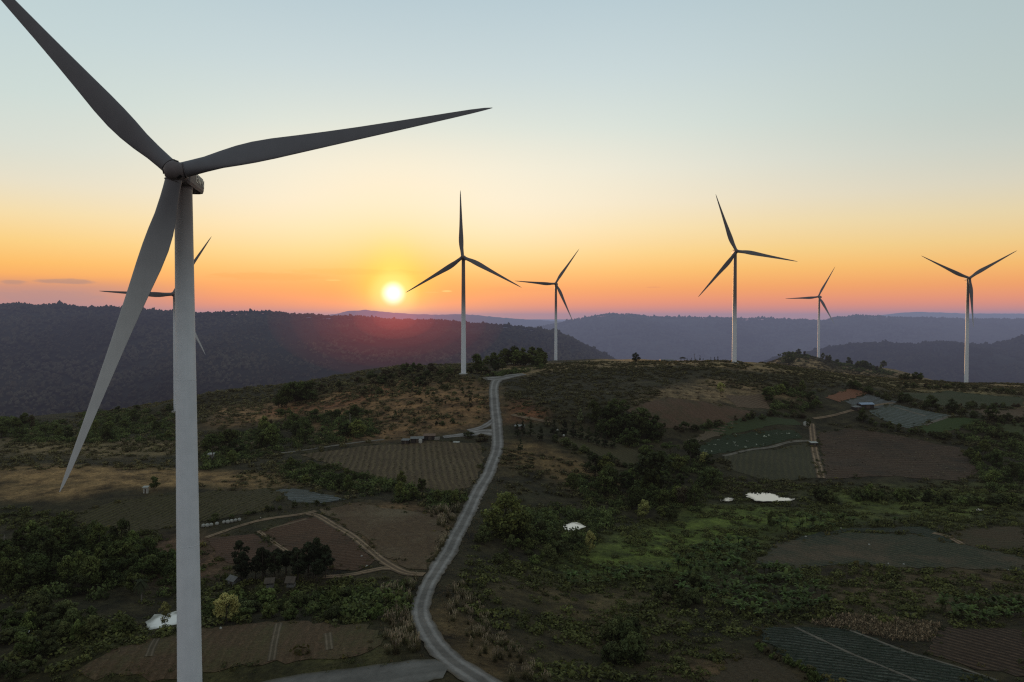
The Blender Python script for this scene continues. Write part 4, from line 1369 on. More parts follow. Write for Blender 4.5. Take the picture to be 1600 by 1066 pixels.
M_tower = paint('tower paint', (.155, .125, .12), (.57, .60, .65))
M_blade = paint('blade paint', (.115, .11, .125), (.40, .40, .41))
M_dark = plain('dark rubber', (.012, .012, .013), .6, .1)
M_nac = plain('nacelle paint', (.13, .11, .115), .55, .12, .8)
M_letter = plain('pale lettering', (.85, .80, .70), .6, .05)
M_box = plain('white cabinet paint', (.6, .6, .58), .6, .1)
M_conc = plain('concrete', (.28, .27, .25), .9, .2)

BR = 58.7
STN = [0, .02, .05, .09, .14, .19, .24, .30, .38, .47, .57, .67, .77, .86, .93, .975, 1.0]
CH = [2.85, 2.85, 2.9, 3.1, 3.65, 4.2, 4.4, 4.2, 3.6, 3.0, 2.45, 2.0, 1.55, 1.18, .85, .5, .12]
TK = [1, 1, .95, .72, .48, .36, .3, .27, .24, .22, .2, .19, .18, .17, .16, .16, .2]


def blade_mesh():
    """span +Z, chord along X (trailing edge +X), wind side -Y"""
    mb = MB()
    n = 20
    rings = []
    for s, c, tk in zip(STN, CH, TK):
        tw = R(16 * (1 - s) ** 2.2 + 3) * min(1, s / .1)
        circ = max(0, 1 - s / .13)
        off = -PI / 2
        ring = []
        for j in range(n):
            a = 2 * PI * j / n
            ux = .5 * math.cos(a)                           # -.5 leading .. .5 trailing
            xx = ux + .5
            th = tk * (2.6 * (.2969 * math.sqrt(max(xx, 0)) - .126 * xx - .3516 * xx ** 2 + .2843 * xx ** 3 - .1015 * xx ** 4)) * 1.9
            yy = (th if math.sin(a) >= 0 else -th * .8)
            ax, ay = (ux + .5 - .28) * c, yy * c * .5 / .5
            cx, cy = math.cos(a) * c / 2, math.sin(a) * c / 2
            x = cx * circ + ax * (1 - circ)
            y = cy * circ + ay * .5 * (1 - circ)
            x, y = x * math.cos(tw) - y * math.sin(tw), x * math.sin(tw) + y * math.cos(tw)
            ring.append((x, y - 2.0 * s * s, s * BR))
        rings.append(ring)
    mb.rings(rings)
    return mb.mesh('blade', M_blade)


ME_blade = blade_mesh()


def root_collar_mesh():
    mb = MB()
    for z0, r0, h in ((1.0, 1.5, .35), (1.7, 1.46, .1)):
        mb.rings([[(math.cos(2 * PI * j / 28) * rr_, math.sin(2 * PI * j / 28) * rr_, z0 + dz) for j in range(28)] for rr_, dz in ((r0 - .06, 0), (r0, .06), (r0, h - .06), (r0 - .06, h))])
    return mb.mesh('root_collar', M_nac)


ME_collar = root_collar_mesh()


def spinner_mesh():
    mb = MB()
    n = 32
    prof = [(-2.55, .12), (-2.5, .55), (-2.3, 1.05), (-1.9, 1.45), (-1.3, 1.72), (-.5, 1.86), (.6, 1.9), (1.25, 1.86), (1.3, 1.5)]
    mb.rings([[(math.cos(2 * PI * j / n) * r_, y, math.sin(2 * PI * j / n) * r_) for j in range(n)] for y, r_ in prof])
    return mb.mesh('hub', M_nac)


ME_hub = spinner_mesh()


def hatch_mesh():
    mb = MB()
    mb.box((0, -1.45, 1.72), (.72, .6, .12), rx=R(20))
    return mb.mesh('hatch', M_dark)


ME_hatch = hatch_mesh()


def nacelle_mesh():
    """along +Y from the hub; rounded box with sloping tail"""
    mb = MB()
    n = 24

    def sec(y, w, h, zc, k=5):
        ring = []
        for j in range(n):
            a = 2 * PI * j / n
            c, s_ = math.cos(a), math.sin(a)
            q = (abs(c) ** k + abs(s_) ** k) ** (-1 / k)
            ring.append((c * q * w / 2, y, zc + s_ * q * h / 2))
        return ring
    mb.rings([sec(1.35, 2.6, 2.6, 0, 2.5), sec(1.7, 3.2, 3.1, 0, 4), sec(2.4, 3.7, 3.4, 0, 7), sec(6, 3.8, 3.4, .1, 9), sec(10.7, 3.7, 3.1, .35, 9), sec(11.2, 3.5, 2.8, .4, 8)], smooth=False)
    mb.box((0, 8.6, 2.1), (2.4, 1.4, .6))
    mb.rings([[(math.cos(2 * PI * j / 24) * r_, 4.5 + math.sin(2 * PI * j / 24) * r_, z) for j in range(24)] for r_, z in ((1.56, -2.0), (1.7, -1.4))])
    return mb.mesh('nacelle', M_nac)


ME_nac = nacelle_mesh()


def vane_mesh():
    mb = MB()
    for x in (-.8, .8):
        mb.tube([(x, 9.0, 1.9), (x, 9.0, 3.4)], .05, 6)
        mb.box((x, 9.15, 3.4), (.06, .6, .3))
    mb.tube([(-.8, 9, 3.0), (.8, 9, 3.0)], .04, 6)
    return mb.mesh('wind_vane', M_dark)


ME_vane = vane_mesh()


def tower_mesh(hh):
    mb = MB()
    n = 48
    st = []
    for t in np.linspace(0, 1, 24):
        r_ = 2.26 - .72 * t
        st.append((t * hh, r_))
    mb.rings([[(math.cos(2 * PI * j / n) * r_, math.sin(2 * PI * j / n) * r_, z) for j in range(n)] for z, r_ in st])
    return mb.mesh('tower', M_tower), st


def ring_mesh(z, r_):
    mb = MB()
    n = 48
    mb.rings([[(math.cos(2 * PI * j / n) * q, math.sin(2 * PI * j / n) * q, z + dz) for j in range(n)] for q, dz in ((r_ - .05, -.06), (r_ + .012, -.05), (r_ + .012, .05), (r_ - .05, .06))], cap0=False, cap1=False)
    return mb.mesh('flange', M_tower)


TILT = R(5)
TURB = [  # hub pixel, distance of hub, yaw, rotor angle, label
    ((274.5, 269), 132.3, 7.4, 13.0, 5.4, 'huge close wind turbine whose tower runs out of the bottom of the picture'),
    ((722.9, 401.8), 640.2, -4.5, -27.8, 4.9, 'wind turbine with one blade pointing straight up just beside the setting sun'),
    ((867.9, 443.4), 1027.5, -12.4, 55.6, 5.2, 'small wind turbine on the crest just past the end of the gravel road'),
    ((1150.8, 392.6), 706.1, -.9, -10.4, 4.8, 'tall wind turbine on the crest beside the row of small conifers'),
    ((1278.6, 463.8), 1290.9, -44.1, 62.3, 5.6, 'smallest wind turbine standing on the wooded knoll'),
    ((1514.9, 434.7), 860.5, -12.5, 32.3, 5.2, 'wind turbine with two blades raised in a wide V over the blue hills'),
    ((270.6, 459.8), 623.1, 7.3, 57.8, 5.0, 'wind turbine mostly hidden behind the tower of the huge close turbine')]
ME_tower = None
for k, (hp, D, yaw, azm, tilt, label) in enumerate(TURB):
    yaw, azm, tilt = R(yaw), R(azm), R(tilt)
    r = ray(*hp)
    hub = Vector(r * (D / r[1])) + Vector((0, 0, CAMZ))
    f0 = Vector((math.sin(yaw), -math.cos(yaw), 0))
    e1 = Vector((math.cos(yaw), math.sin(yaw), 0))
    fw = f0 * math.cos(tilt) + Vector((0, 0, 1)) * math.sin(tilt)
    e2 = Vector((0, 0, 1)) * math.cos(tilt) - f0 * math.sin(tilt)
    M = Matrix((e1, -fw, e2)).transposed().to_4x4()            # local X=e1, Y=away from the wind, Z=e2
    M.translation = hub
    top = M @ Vector((0, 4.5, -1.85))
    bz = float(H(top.x, top.y)) - .4
    root = empty('wind_turbine', (top.x, top.y, bz))
    tag(root, label, 'wind turbine', 'wind turbines on the hills')
    hh = top.z - bz
    if ME_tower is None or k == 1:
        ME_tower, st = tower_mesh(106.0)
    Ri = Matrix.Translation(-Vector((top.x, top.y, bz)))

    def put(name, me, mat4, parent):
        o = link(name, me, parent)
        o.matrix_basis = mat4
        return o
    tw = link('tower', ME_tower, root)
    tw.scale = (1, 1, hh / 106.0) if k else (1, 1, hh / 106.0)
    fnd = MB(); fnd.rings([[(math.cos(2 * PI * j / 32) * q, math.sin(2 * PI * j / 32) * q, z) for j in range(32)] for q, z in ((4.2, -1), (4.2, .5), (3.4, .75))]).build('foundation', M_conc, root)
    if k == 0:
        for t in (8, 15):
            link('flange', ring_mesh(st[t][0], st[t][1]), tw)
    Rl = Ri @ M
    nac = put('nacelle', ME_nac, Rl, root)
    link('wind_vane', ME_vane, nac)
    hb = put('hub', ME_hub, Rl, root)
    for q in range(3):
        a = azm + q * 2 * PI / 3
        Rot = Matrix.Rotation(PI / 2 - a, 4, 'Y')               # local Z -> direction a in the rotor plane
        Mb = Rl @ Rot @ Matrix.Rotation(0, 4, 'Z')
        # trailing edge on the counter-clockwise side: mirror chord by turning the profile
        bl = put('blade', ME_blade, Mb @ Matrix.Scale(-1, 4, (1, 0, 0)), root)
        if k == 0:
            link('root_collar', ME_collar, bl)
            ht = link('hatch', ME_hatch, hb)
            ht.matrix_basis = Matrix.Rotation(PI / 2 - a - R(60), 4, 'Y')
    if k == 0:
        # lettering on the side of the nacelle that faces the sun
        for side in (1,):
            cu = bpy.data.curves.new('lettering', 'FONT')
            cu.body = 'EWN'
            cu.size = 2.3; cu.extrude = .01
            cu.align_x = 'CENTER'
            tmp = bpy.data.objects.new('lettering_curve', cu)
            COL.objects.link(tmp)
            lme = bpy.data.meshes.new_from_object(tmp.evaluated_get(bpy.context.evaluated_depsgraph_get()))
            bpy.data.objects.remove(tmp)
            lme.materials.clear(); lme.materials.append(M_letter)
            t_ = link('lettering', lme, nac)
            t_.location = (1.93, 8.2, -.15)
            t_.rotation_euler = (PI / 2, 0, PI / 2)
    if k == 4:
        bx = MB(); bx.box((0, 0, 1.4), (3.2, 2.6, 2.8)); bx.box((0, 0, 2.95), (3.5, 2.9, .3))
        bo = empty('transformer_cabinet', (top.x + 2.6, top.y - 7, float(H(top.x + 2.6, top.y - 7))))
        bx.build('housing', M_box, bo)
        dd = MB(); dd.box((0, -1.34, 1.3), (1.8, .08, 2.0)); dd.build('door', M_conc, bo)
        tag(bo, 'white cabinet at the foot of the smallest turbine', 'transformer')

# ------------------------------------------------------------------ huts, bales and small things
M_roofw = plain('pale metal roof', (.13, .125, .12), .5, .2)
M_roofb = plain('blue roof', (.22, .27, .36), .5, .15)
M_roofg = plain('grey sheet roof', (.12, .112, .108), .6, .3)
M_wood = plain('old wood', (.075, .06, .048), .9, .35)
M_wall = plain('dark plank wall', (.035, .03, .028), .9, .3)
M_white = plain('white plastic', (.30, .29, .265), .6, .25)
M_rust = plain('rusty sheet', (.14, .085, .06), .8, .35)


def hut(px, py, w, d, h, label, cat='hut', name='hut', roof=None, wall=None, rz=0.0, stilt=0.0, mono=False, pitch=.35, sunk=0, open_front=True):
    P = hit(px, py)
    o = empty(name, P, rz)
    w, d = w * .85, d * .85
    wm = MB()
    z0 = stilt
    if stilt:
        for sx in (-1, 1):
            for sy in (-1, 1):
                l_ = MB(); l_.tube([(sx * w * .45, sy * d * .45, -.4), (sx * w * .45, sy * d * .45, stilt + h)], .09, 6); l_.build('post', M_wood, o)
        f_ = MB(); f_.box((0, 0, stilt), (w, d, .12)); f_.build('platform', M_wood, o)
        wm.box((0, -d * .48, stilt + .5), (w * .98, .08, .8)); wm.box((0, d * .48, stilt + h * .5), (w * .98, .08, h)); wm.box((-w * .48, 0, stilt + .5), (.08, d * .9, .8)); wm.box((w * .48, 0, stilt + .5), (.08, d * .9, .8))
    else:
        t = .12
        wm.box((0, d / 2, h / 2 - .2), (w, t, h + .4)); wm.box((-w / 2, 0, h / 2 - .2), (t, d - t, h + .4)); wm.box((w / 2, 0, h / 2 - .2), (t, d - t, h + .4))
        wm.box((-w * .32, -d / 2, h / 2 - .2), (w * .36, t, h + .4)); wm.box((w * .38, -d / 2, h / 2 - .2), (w * .24, t, h + .4)); wm.box((.08 * w, -d / 2, h * .92), (w * .4, t, h * .16))
        dm = MB(); dm.box((.06 * w, -d / 2 + .05, h * .4), (w * .34, .07, h * .84)); dm.build('door', M_wood, o)
    wm.build('wall', wall or M_wall, o)
    rm = MB()
    zz = z0 + h
    if mono:
        rm.box((0, 0, zz + .25), (w + .8, d + .9, .1), rx=R(8))
    else:
        L = (d / 2 + .5) / math.cos(pitch)
        for sy in (-1, 1):
            rm.box((0, sy * (d / 2 + .5) / 2, zz + math.tan(pitch) * (d / 4) - .02), (w + .9, L, .09), rx=-sy * pitch)
        for sx in (-1, 1):
            rm.add([(sx * w / 2, -d / 2, zz), (sx * w / 2, d / 2, zz), (sx * w / 2, 0, zz + math.tan(pitch) * d / 2)], [(0, 1, 2)])
    rm.build('roof', roof or M_roofw, o)
    tag(o, label, cat)
    return o


hut(422, 928, 2.3, 2.2, 1.7, 'small stilt hut with pale half wall under the pines, nearer the yellow green tree', roof=M_wood, wall=M_roofw, stilt=1.7, rz=R(8), pitch=.7)
hut(455, 927, 2.3, 2.2, 1.7, 'small stilt hut with steep dark roof beside the other stilt hut', roof=M_wood, wall=M_roofw, stilt=1.8, rz=R(-4), pitch=.8)
hut(366, 914, 3.4, 2.6, 1.6, 'tilted pale grey shed at the edge of the pines', 'shed', 'shed', M_roofg, M_roofw, R(-35), pitch=.6)
hut(652, 692, 9, 5, 2.6, 'wide open shack with pale sheet roof at the top of the striped field', 'shack', 'shack', M_roofg, M_wall, R(6), mono=True)
hut(671, 687, 8, 5, 2.6, 'low brown roofed shack behind the wide open shack', 'shack', 'shack', M_rust, M_wall, R(2), mono=True)
hut(634, 694, 5, 4, 2.2, 'small grey shack at the foot of the dark hedge', 'shack', 'shack', M_roofg, M_wall, R(-10), mono=True)
hut(1352, 638, 13, 7, 3.2, 'house with pale blue roof between the grey plastic plots', 'house', 'house', M_roofb, M_wall, R(10))
hut(1338, 641, 7, 5, 2.4, 'low lean-to with dark roof beside the blue roofed house', 'shed', 'shed', M_roofg, M_wall, R(10), mono=True)
hut(1271, 697, 5, 3.2, 2.2, 'small white roofed hut where the dirt tracks cross', 'hut', 'hut', M_white, M_wall, R(4), mono=True)
hut(812, 671, 7, 4, 2.2, 'pale roofed shed among the conifers by the road', 'shed', 'shed', M_roofw, M_wall, R(-12), mono=True)
hut(330, 718, 3.2, 2.6, 3.0, 'small white pump house on the flat behind the big turbine', 'pump house', 'pump_house', M_white, M_white, 0, mono=True)
hut(228, 771, 2.0, 1.6, 2.6, 'narrow white cabin between dark trees on the tan slope', 'cabin', 'cabin', M_white, M_white, 0, mono=True)
w = at(1042, 775)
def long_roof():
    o = empty('greenhouse', w)
    m_ = MB()
    n = 10
    ring = lambda x: [(x, -3 * math.cos(PI * j / n), 1.6 * math.sin(PI * j / n) + .5) for j in range(n + 1)] + [(x, 3, -.3), (x, -3, -.3)]
    m_.rings([ring(-7), ring(-2), ring(2), ring(7)], smooth=False)
    m_.build('cover', M_roofw, o)
    d_ = MB(); d_.box((-7.06, 0, .7), (.1, 1.6, 1.8)); d_.build('door', M_wood, o)
    tag(o, 'pale tunnel greenhouse on the crest', 'greenhouse')
long_roof()
w = at(1067, 770)
hut_ = empty('pavilion', w)
mm = MB(); mm.rings([[(math.cos(2 * PI * j / 8) * q, math.sin(2 * PI * j / 8) * q, z) for j in range(8)] for q, z in ((4.2, 3.0), (2.4, 4.1), (.2, 4.7))], smooth=False); mm.build('roof', M_wall, hut_)
for j in range(4):
    mm = MB(); mm.tube([(2.6 * math.cos(PI / 4 + j * PI / 2), 2.6 * math.sin(PI / 4 + j * PI / 2), -.4), (2.6 * math.cos(PI / 4 + j * PI / 2), 2.6 * math.sin(PI / 4 + j * PI / 2), 3.3)], .14, 6); mm.build('post', M_wood, hut_)
tag(hut_, 'dark round roofed pavilion on the crest next to the greenhouse', 'pavilion')

# white wrapped bales in a row
def bale_mesh(seed):
    r = random.Random(seed)
    mb = MB()
    n = 14
    prof = [(.0, .35), (.12, .58), (.45, .68), (.8, .64), (1.05, .45), (1.16, .16)]
    mb.rings([[(math.cos(2 * PI * j / n) * q * r.uniform(.93, 1.07), math.sin(2 * PI * j / n) * q * r.uniform(.93, 1.07), z) for j in range(n)] for z, q in prof])
    return mb.mesh('wrapped_bale', M_white)


BM = [bale_mesh(q) for q in range(3)]
for k, (px, py) in enumerate(((318, 824.5), (324, 823.5), (330, 822.5), (339, 820.5), (350, 818.5), (356, 817.5), (362, 816.5), (368, 815.5), (374, 814))):
    o = link('wrapped_bale', BM[k % 3])
    o.location = hit(px, py); o.location.z -= .1
    o.rotation_euler = (0, 0, k * 1.3); s = random.uniform(.9, 1.15); o.scale = (s, s, s)
    tag(o, 'round white wrapped bale in the row along the dirt track', 'bale', 'white bales in a row by the dirt track')
# white tanks and globes
def tank(px, py, r_, h, label, cat='water tank', name='water_tank'):
    o = empty(name, hit(px, py))
    mb = MB(); mb.rings([[(math.cos(2 * PI * j / 18) * q, math.sin(2 * PI * j / 18) * q, z) for j in range(18)] for q, z in ((r_, -.2), (r_, h * .25), (r_ * 1.03, h * .3), (r_, h * .35), (r_, h * .85), (r_ * .7, h), (r_ * .25, h * 1.04))]); mb.build('body', M_white, o)
    mb = MB(); mb.tube([(0, 0, h * 1.02), (0, 0, h * 1.12)], r_ * .28, 10); mb.build('lid', M_conc, o)
    tag(o, label, cat)


tank(1259, 666, 1.7, 3.0, 'white round tank beside the small upright tree')
tank(657, 693, 1.1, 2.6, 'white tank standing in front of the wide open shack')
def globe_lamp(px, py, label):
    o = empty('yard_lamp', hit(px, py))
    mb = MB(); mb.tube([(0, 0, -.4), (0, 0, 2.4)], .06, 6); mb.build('pole', M_wood, o)
    mb = MB(); mb.rings([[(math.cos(2 * PI * j / 14) * .75 * math.sin(a), math.sin(2 * PI * j / 14) * .75 * math.sin(a), 2.9 - .75 * math.cos(a)) for j in range(14)] for a in np.linspace(.15, PI - .15, 9)]); mb.build('globe', M_white, o)
    tag(o, label, 'lamp')
globe_lamp(871, 680, 'white globe on a post just below the conifer row')
globe_lamp(881, 688, 'white globe on a post at the corner of the olive plot')
globe_lamp(1005, 709, 'white globe on a post beside the tall dark valley tree')
# sheets and clutter by the shacks
def sheet_thing(px, py, s, rx, rz, mat, label, cat, name):
    P = hit(px, py)
    o = empty(name, P, rz)
    mb = MB(); mb.box((0, 0, s[2] / 2 + .3), s, rx=rx); mb.build('sheet', mat, o)
    mb = MB()
    mb.box((-s[0] * .4, 0, .2), (.1, s[1] * .5, .7)); mb.box((s[0] * .4, 0, .2), (.1, s[1] * .5, .7)); mb.build('rack', M_wood, o)
    tag(o, label, cat)
sheet_thing(683, 689, (3.2, .2, 2.2), R(25), R(20), M_white, 'white board leaning on a rack by the shacks', 'board', 'leaning_board')
sheet_thing(713, 692, (4, 2.2, .15), R(12), R(-5), M_white, 'white tarpaulin on a low rack near the gravel fork', 'tarpaulin', 'tarpaulin')
# scattered white sacks
SACK = []
def sack_mesh():
    mb = MB(); n = 10
    mb.rings([[(math.cos(2 * PI * j / n) * q * (1.3 if j % 5 == 0 else 1), math.sin(2 * PI * j / n) * q * .7, z) for j in range(n)] for z, q in ((-.05, .3), (.1, .5), (.35, .48), (.55, .25), (.65, .1))])
    return mb.mesh('sack', M_white)
SM_ = sack_mesh()
for px, py, lab, gr in ((1259, 840, 'small white sack at the upper edge of the wide vegetable field', None), (1314, 826, 'white sack by the banana plants beyond the vegetable field', None), (1358, 852, 'white sack in the middle of the wide vegetable field', None), (1388, 882, 'white sack low on the wide vegetable field', 'sacks low on the vegetable field'), (1412, 883, 'white sack low on the wide vegetable field', 'sacks low on the vegetable field'), (1577, 892, 'white sack at the far end of the vegetable field edge', None),
                        (565, 870, 'white sack on the dark ploughed plot by the track', None), (573, 887, 'pale sack beside the dirt track junction', None), (407, 810, 'white sack at the bend of the orange dirt track', None), (345, 983, 'white sack at the upper edge of the stubble field', None)):
    o = link('sack', SM_)
    o.location = hit(px, py); o.rotation_euler = (0, 0, random.random() * 6); s = random.uniform(.6, .9); o.scale = (s, s, s)
    tag(o, lab, 'sack', gr)
# bare pale trunk and a utility pole
def bare_pole(px, py, hpx, rad, label, cat, name, mat, cross=False):
    P = hit(px, py)
    h = hpx / F * P.y
    o = empty(name, P)
    mb = MB(); mb.tube([(0, 0, -.5), (.05, 0, h * .5), (0, .1, h)], [rad, rad * .85, rad * .6], 7); mb.build('pole' if cross else 'trunk', mat, o)
    if cross:
        mb = MB(); mb.box((0, 0, h * .93), (2.0, .14, .16)); mb.build('crossarm', M_wood, o)
    else:
        mb = MB()
        for a in range(5): mb.tube([(0, .05, h * (.7 + .06 * a)), (math.cos(a * 2.1) * 1.2, math.sin(a * 2.1) * 1.2, h * (.8 + .06 * a))], [rad * .4, rad * .15], 5)
        mb.build('branch', mat, o)
    tag(o, label, cat)
bare_pole(547, 673, 26, .35, 'bare pale tree trunk standing among the dark belt trees', 'dead tree', 'dead_tree', M_palebark)
bare_pole(1085, 577, 24, .2, 'thin utility pole on the crest among the small conifers', 'utility pole', 'utility_pole', M_wood, True)
bare_pole(7, 868, 30, .3, 'bare pale trunk at the edge of the dark thicket', 'dead tree', 'dead_tree', M_palebark)

# ------------------------------------------------------------------ sky, sun, haze
sv = ray(614.5, 459)
sv = sv / np.linalg.norm(sv)
SUN_EL = math.asin(sv[2]); SUN_AZ = math.atan2(sv[0], sv[1])
wld = bpy.data.worlds.new('World')
S.world = wld
wld.use_nodes = True
nt = wld.node_tree
nt.nodes.clear()
tcg = nd(nt, 'ShaderNodeTexCoord').outputs['Generated']
nrm = nd(nt, 'ShaderNodeVectorMath', operation='NORMALIZE'); nt.links.new(tcg, nrm.inputs[0])
dirv = nrm.outputs[0]
sp = nd(nt, 'ShaderNodeSeparateXYZ'); nt.links.new(dirv, sp.inputs[0])
el = mth(nt, 'MULTIPLY', mth(nt, 'ARCSINE', sp.outputs[2]), 180 / PI)
azr = mth(nt, 'MULTIPLY', mth(nt, 'ARCTAN2', sp.outputs[0], sp.outputs[1]), 180 / PI)


def lin(c):
    return tuple(((v / 255 + .055) / 1.055) ** 2.4 if v > 10 else v / 255 / 12.92 for v in c)


def ramp(fac, stops, lo, hi):
    rp = nd(nt, 'ShaderNodeValToRGB')
    nt.links.new(mrange(nt, fac, lo, hi), rp.inputs[0])
    e = rp.color_ramp.elements
    while len(e) > 1: e.remove(e[-1])
    for i, (p_, c) in enumerate(stops):
        q = e[0] if i == 0 else e.new((p_ - lo) / (hi - lo))
        q.position = (p_ - lo) / (hi - lo)
        q.color = (*lin(c), 1)
    return rp.outputs[0]


SKY_FRONT = [(-4, (120, 90, 90)), (-.5, (214, 122, 112)), (.4, (244, 138, 112)), (1.3, (255, 148, 98)), (2.4, (255, 164, 88)), (3.8, (254, 190, 102)), (5.2, (252, 209, 130)), (7.0, (250, 222, 166)), (9.0, (243, 228, 198)),
             (11.5, (232, 230, 214)), (14.5, (216, 226, 219)), (18.5, (202, 217, 219)), (23, (187, 206, 213)), (32, (150, 182, 194)), (50, (126, 148, 161)), (90, (116, 128, 138))]
SKY_BACK = [(-4, (100, 90, 92)), (0, (168, 150, 148)), (4, (200, 180, 174)), (9, (214, 200, 193)), (16, (208, 202, 199)), (28, (182, 186, 191)), (50, (140, 152, 161)), (90, (116, 128, 138))]
cf = ramp(el, SKY_FRONT, -4, 90)
cb = ramp(el, SKY_BACK, -4, 90)
# horizontal angle from the sun
hd = nd(nt, 'ShaderNodeVectorMath', operation='DOT_PRODUCT')
nt.links.new(dirv, hd.inputs[0]); hd.inputs[1].default_value = (math.sin(SUN_AZ), math.cos(SUN_AZ), 0)
facb = mrange(nt, hd.outputs['Value'], .72, -.45, 0, 1, True)
sky = mixc(nt, facb, cf, cb)
# angle from the sun itself
sd = nd(nt, 'ShaderNodeVectorMath', operation='DOT_PRODUCT')
nt.links.new(dirv, sd.inputs[0]); sd.inputs[1].default_value = tuple(sv)
ang = mth(nt, 'MULTIPLY', mth(nt, 'ARCCOSINE', mth(nt, 'MINIMUM', sd.outputs['Value'], 1.0)), 180 / PI)


def gauss(v, s):
    return mth(nt, 'EXPONENT', mth(nt, 'MULTIPLY', mth(nt, 'POWER', mth(nt, 'DIVIDE', v, s), 2.0), -1.0))


sky = mixc(nt, mth(nt, 'MULTIPLY', gauss(ang, 17.0), .62), sky, (1.0, .86, .60), 'MIX') if False else sky
# broad cream brightening above the sun
glow = mth(nt, 'MULTIPLY', gauss(mth(nt, 'SUBTRACT', azr, math.degrees(SUN_AZ) + 2), 17.0), gauss(mth(nt, 'SUBTRACT', el, 9.5), 4.6))
sky = mixc(nt, mth(nt, 'MULTIPLY', glow, .7), sky, lin((255, 246, 222)))
# yellow core
sky = mixc(nt, mth(nt, 'MULTIPLY', gauss(ang, 6.5), .45), sky, lin((255, 206, 92)))
sky = mixc(nt, mth(nt, 'MULTIPLY', gauss(ang, 2.6), .92), sky, lin((255, 206, 40)))
pill = mth(nt, 'MULTIPLY', gauss(mth(nt, 'SUBTRACT', azr, math.degrees(SUN_AZ)), 1.5), mrange(nt, el, 8, 1.5, 0, .55, True))
lowo = mth(nt, 'MULTIPLY', gauss(mth(nt, 'SUBTRACT', azr, math.degrees(SUN_AZ)), 9.0), gauss(mth(nt, 'SUBTRACT', el, 1.6), 2.0))
sky = mixc(nt, mth(nt, 'MULTIPLY', mth(nt, 'MULTIPLY', lowo, mrange(nt, ang, 1.5, 5, .25, 1, True)), .6), sky, lin((255, 136, 52)))
sky = mixc(nt, pill, sky, lin((255, 240, 120)))
# duller mauve haze low down away from the sun on the near side
mv = mth(nt, 'MULTIPLY', mrange(nt, azr, -21, -31, 0, 1, True), mth(nt, 'MULTIPLY', mrange(nt, el, 3.1, 1.9, 0, .75, True), 1.0))
sky = mixc(nt, mv, sky, lin((186, 140, 134)))
# slightly cooler and darker to the far side
sky = mixc(nt, mth(nt, 'MULTIPLY', mth(nt, 'MULTIPLY', mrange(nt, azr, 5, 40, 0, 1, True), mrange(nt, el, 2, 14, .1, 1, True)), .6), sky, lin((166, 184, 184)))
sky = mixc(nt, mth(nt, 'MULTIPLY', mth(nt, 'MULTIPLY', mrange(nt, azr, -14, -36, 0, 1, True), mrange(nt, el, 5, 12, 0, 1, True)), .35), sky, lin((186, 208, 208)))
# small streak clouds
cmb = nd(nt, 'ShaderNodeCombineXYZ')
nt.links.new(azr, cmb.inputs[0]); nt.links.new(mth(nt, 'MULTIPLY', el, 5.0), cmb.inputs[1])
cn = noise(nt, cmb.outputs[0], .9, 6, .6)


def cloud(az0, el0, wa, we, amt, colr, sky):
    d = mth(nt, 'ADD', mth(nt, 'POWER', mth(nt, 'DIVIDE', mth(nt, 'SUBTRACT', azr, az0), wa), 2.0), mth(nt, 'POWER', mth(nt, 'DIVIDE', mth(nt, 'SUBTRACT', el, el0), we), 2.0))
    d = mth(nt, 'ADD', d, mth(nt, 'MULTIPLY', mth(nt, 'SUBTRACT', cn, .5), 1.8))
    return mixc(nt, mrange(nt, d, 1.1, .1, 0, amt, True), sky, lin(colr))


def ae(px, py):
    r = ray(px, py); r = r / np.linalg.norm(r)
    return math.degrees(math.atan2(r[0], r[1])), math.degrees(math.asin(r[2]))


for px, py, wa, we, amt, c in ((105, 440, 1.9, .22, .6, (160, 130, 128)), (22, 441, .8, .17, .5, (165, 132, 128)), (75, 463, 4.2, .45, .35, (178, 138, 138)), (698, 455, .45, .08, .8, (255, 206, 120)), (640, 440, 1.2, .10, .4, (255, 200, 100)),
                               (672, 457, .9, .07, .5, (255, 190, 100)), (520, 438, .7, .07, .5, (255, 205, 120)), (420, 432, 5, .35, .3, (246, 158, 78)), (560, 425, 6, .3, .22, (250, 170, 80)), (820, 452, 4, .25, .22, (246, 150, 92)), (1020, 449, .7, .07, .3, (222, 140, 100))):
    a0, e0 = ae(px, py)
    sky = cloud(a0, e0, wa, we, amt, c, sky)
# solar disc with its bloom
sky = mixc(nt, mrange(nt, ang, 2.3, .5, 0, .95, True), sky, (1.06, .86, .22))
disc = mixc(nt, mrange(nt, ang, 1.12, .1, 0, 1, True), sky, (2.0, 1.9, 1.5))
NISH = .2
ns = nd(nt, 'ShaderNodeTexSky', sky_type='NISHITA')
ns.sun_disc = False
ns.sun_elevation = SUN_EL
ns.sun_rotation = SUN_AZ
ns.altitude = 600
bg1 = nd(nt, 'ShaderNodeBackground'); nt.links.new(disc, bg1.inputs[0]); bg1.inputs[1].default_value = .97
bg2 = nd(nt, 'ShaderNodeBackground'); nt.links.new(ns.outputs[0], bg2.inputs[0]); bg2.inputs[1].default_value = .05 * NISH
ad = nd(nt, 'ShaderNodeAddShader'); nt.links.new(bg1.outputs[0], ad.inputs[0]); nt.links.new(bg2.outputs[0], ad.inputs[1])
wo = nd(nt, 'ShaderNodeOutputWorld'); nt.links.new(ad.outputs[0], wo.inputs[0])

sl = bpy.data.lights.new('sun', 'SUN')
sl.energy = 4.0; sl.angle = R(.53); sl.color = (1.0, .55, .25)
so = bpy.data.objects.new('sun', sl)
COL.objects.link(so)
so.rotation_euler = Vector(-sv).to_track_quat('-Z', 'Y').to_euler()
so.location = (0, 0, 400)


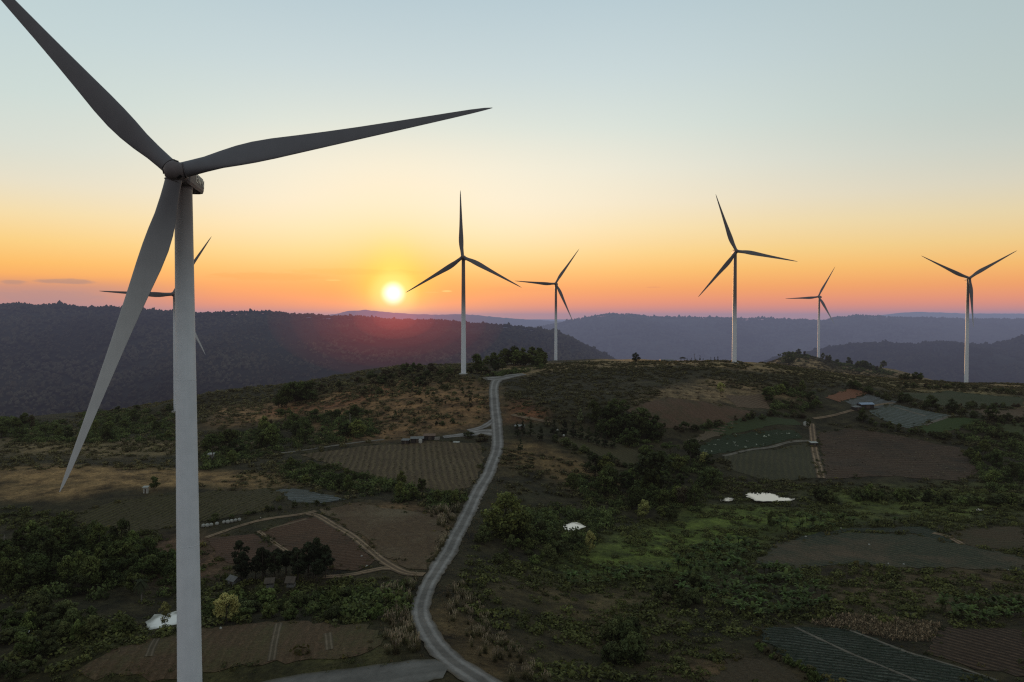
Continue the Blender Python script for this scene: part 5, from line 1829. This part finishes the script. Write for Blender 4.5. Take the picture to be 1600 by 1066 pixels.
def volume_mat(name, colr, dens, emis):
    m = bpy.data.materials.new(name)
    m.use_nodes = True
    nt = m.node_tree
    nt.nodes.clear()
    ab = nd(nt, 'ShaderNodeVolumeAbsorption'); ab.inputs['Density'].default_value = dens; ab.inputs['Color'].default_value = (0, 0, 0, 1)
    em = nd(nt, 'ShaderNodeEmission'); em.inputs[0].default_value = (*colr, 1); em.inputs[1].default_value = emis
    a = nd(nt, 'ShaderNodeAddShader'); nt.links.new(ab.outputs[0], a.inputs[0]); nt.links.new(em.outputs[0], a.inputs[1])
    o = nd(nt, 'ShaderNodeOutputMaterial'); nt.links.new(a.outputs[0], o.inputs['Volume'])
    m.cycles.homogeneous_volume = True
    return m


SIG = 1.0e-4
hz = MB(); hz.box((0, 275, -33), (26000, 1540, 430))
o = hz.build('haze', volume_mat('valley haze', (.17, .14, .15), .40e-4, .40e-4))
tag(o, 'thin mauve evening haze over the valleys', kind='structure')
hz = MB(); hz.box((0, 5790, -33), (26000, 9480, 430))
o = hz.build('haze', volume_mat('far haze', (.225, .245, .36), 1.65e-4, 1.65e-4))
tag(o, 'blue evening haze lying between the distant ridges', kind='structure')
# added glowing volumes for the sun's red flare over the hills
def ellipsoid(name, c, rx, ry, rz, mat):
    mb = MB(); n = 32
    mb.rings([[(c[0] + math.cos(2 * PI * j / n) * rx * math.sin(a), c[1] + math.sin(2 * PI * j / n) * ry * math.sin(a), c[2] - rz * math.cos(a)) for j in range(n)] for a in np.linspace(.02, PI - .02, 24)])
    return mb.build(name, mat)
for q in range(6):
    k = .3 + .24 * q
    o = ellipsoid('haze', (-262, 1640, 102), 165 * k, 300 * k, 84 * k, volume_mat('flare glow', (1.0, .12, .06), 1.0e-6, (4.2e-4 if q < 2 else 1.6e-4) / (1 + .5 * q)))  # named with the haze, but each shell is an added red glow
    tag(o, 'added reddish flare glow below the setting sun', kind='structure')

# ------------------------------------------------------------------ render settings
S.view_settings.view_transform = 'Standard'
S.view_settings.look = 'None'
S.view_settings.exposure = 0
S.view_settings.gamma = 1
S.render.engine = 'CYCLES'
S.cycles.use_adaptive_sampling = False
S.cycles.filter_width = 1.25
S.cycles.max_bounces = 4
S.cycles.diffuse_bounces = 2
S.cycles.volume_bounces = 0
S.cycles.transparent_max_bounces = 4
S.cycles.use_denoising = False
try:
    if not S.cycles.use_denoising: raise RuntimeError
    S.cycles.denoiser = 'OPENIMAGEDENOISE'
    S.cycles.denoising_input_passes = 'RGB_ALBEDO_NORMAL'
except Exception:
    S.cycles.use_denoising = False
S.render.film_transparent = False
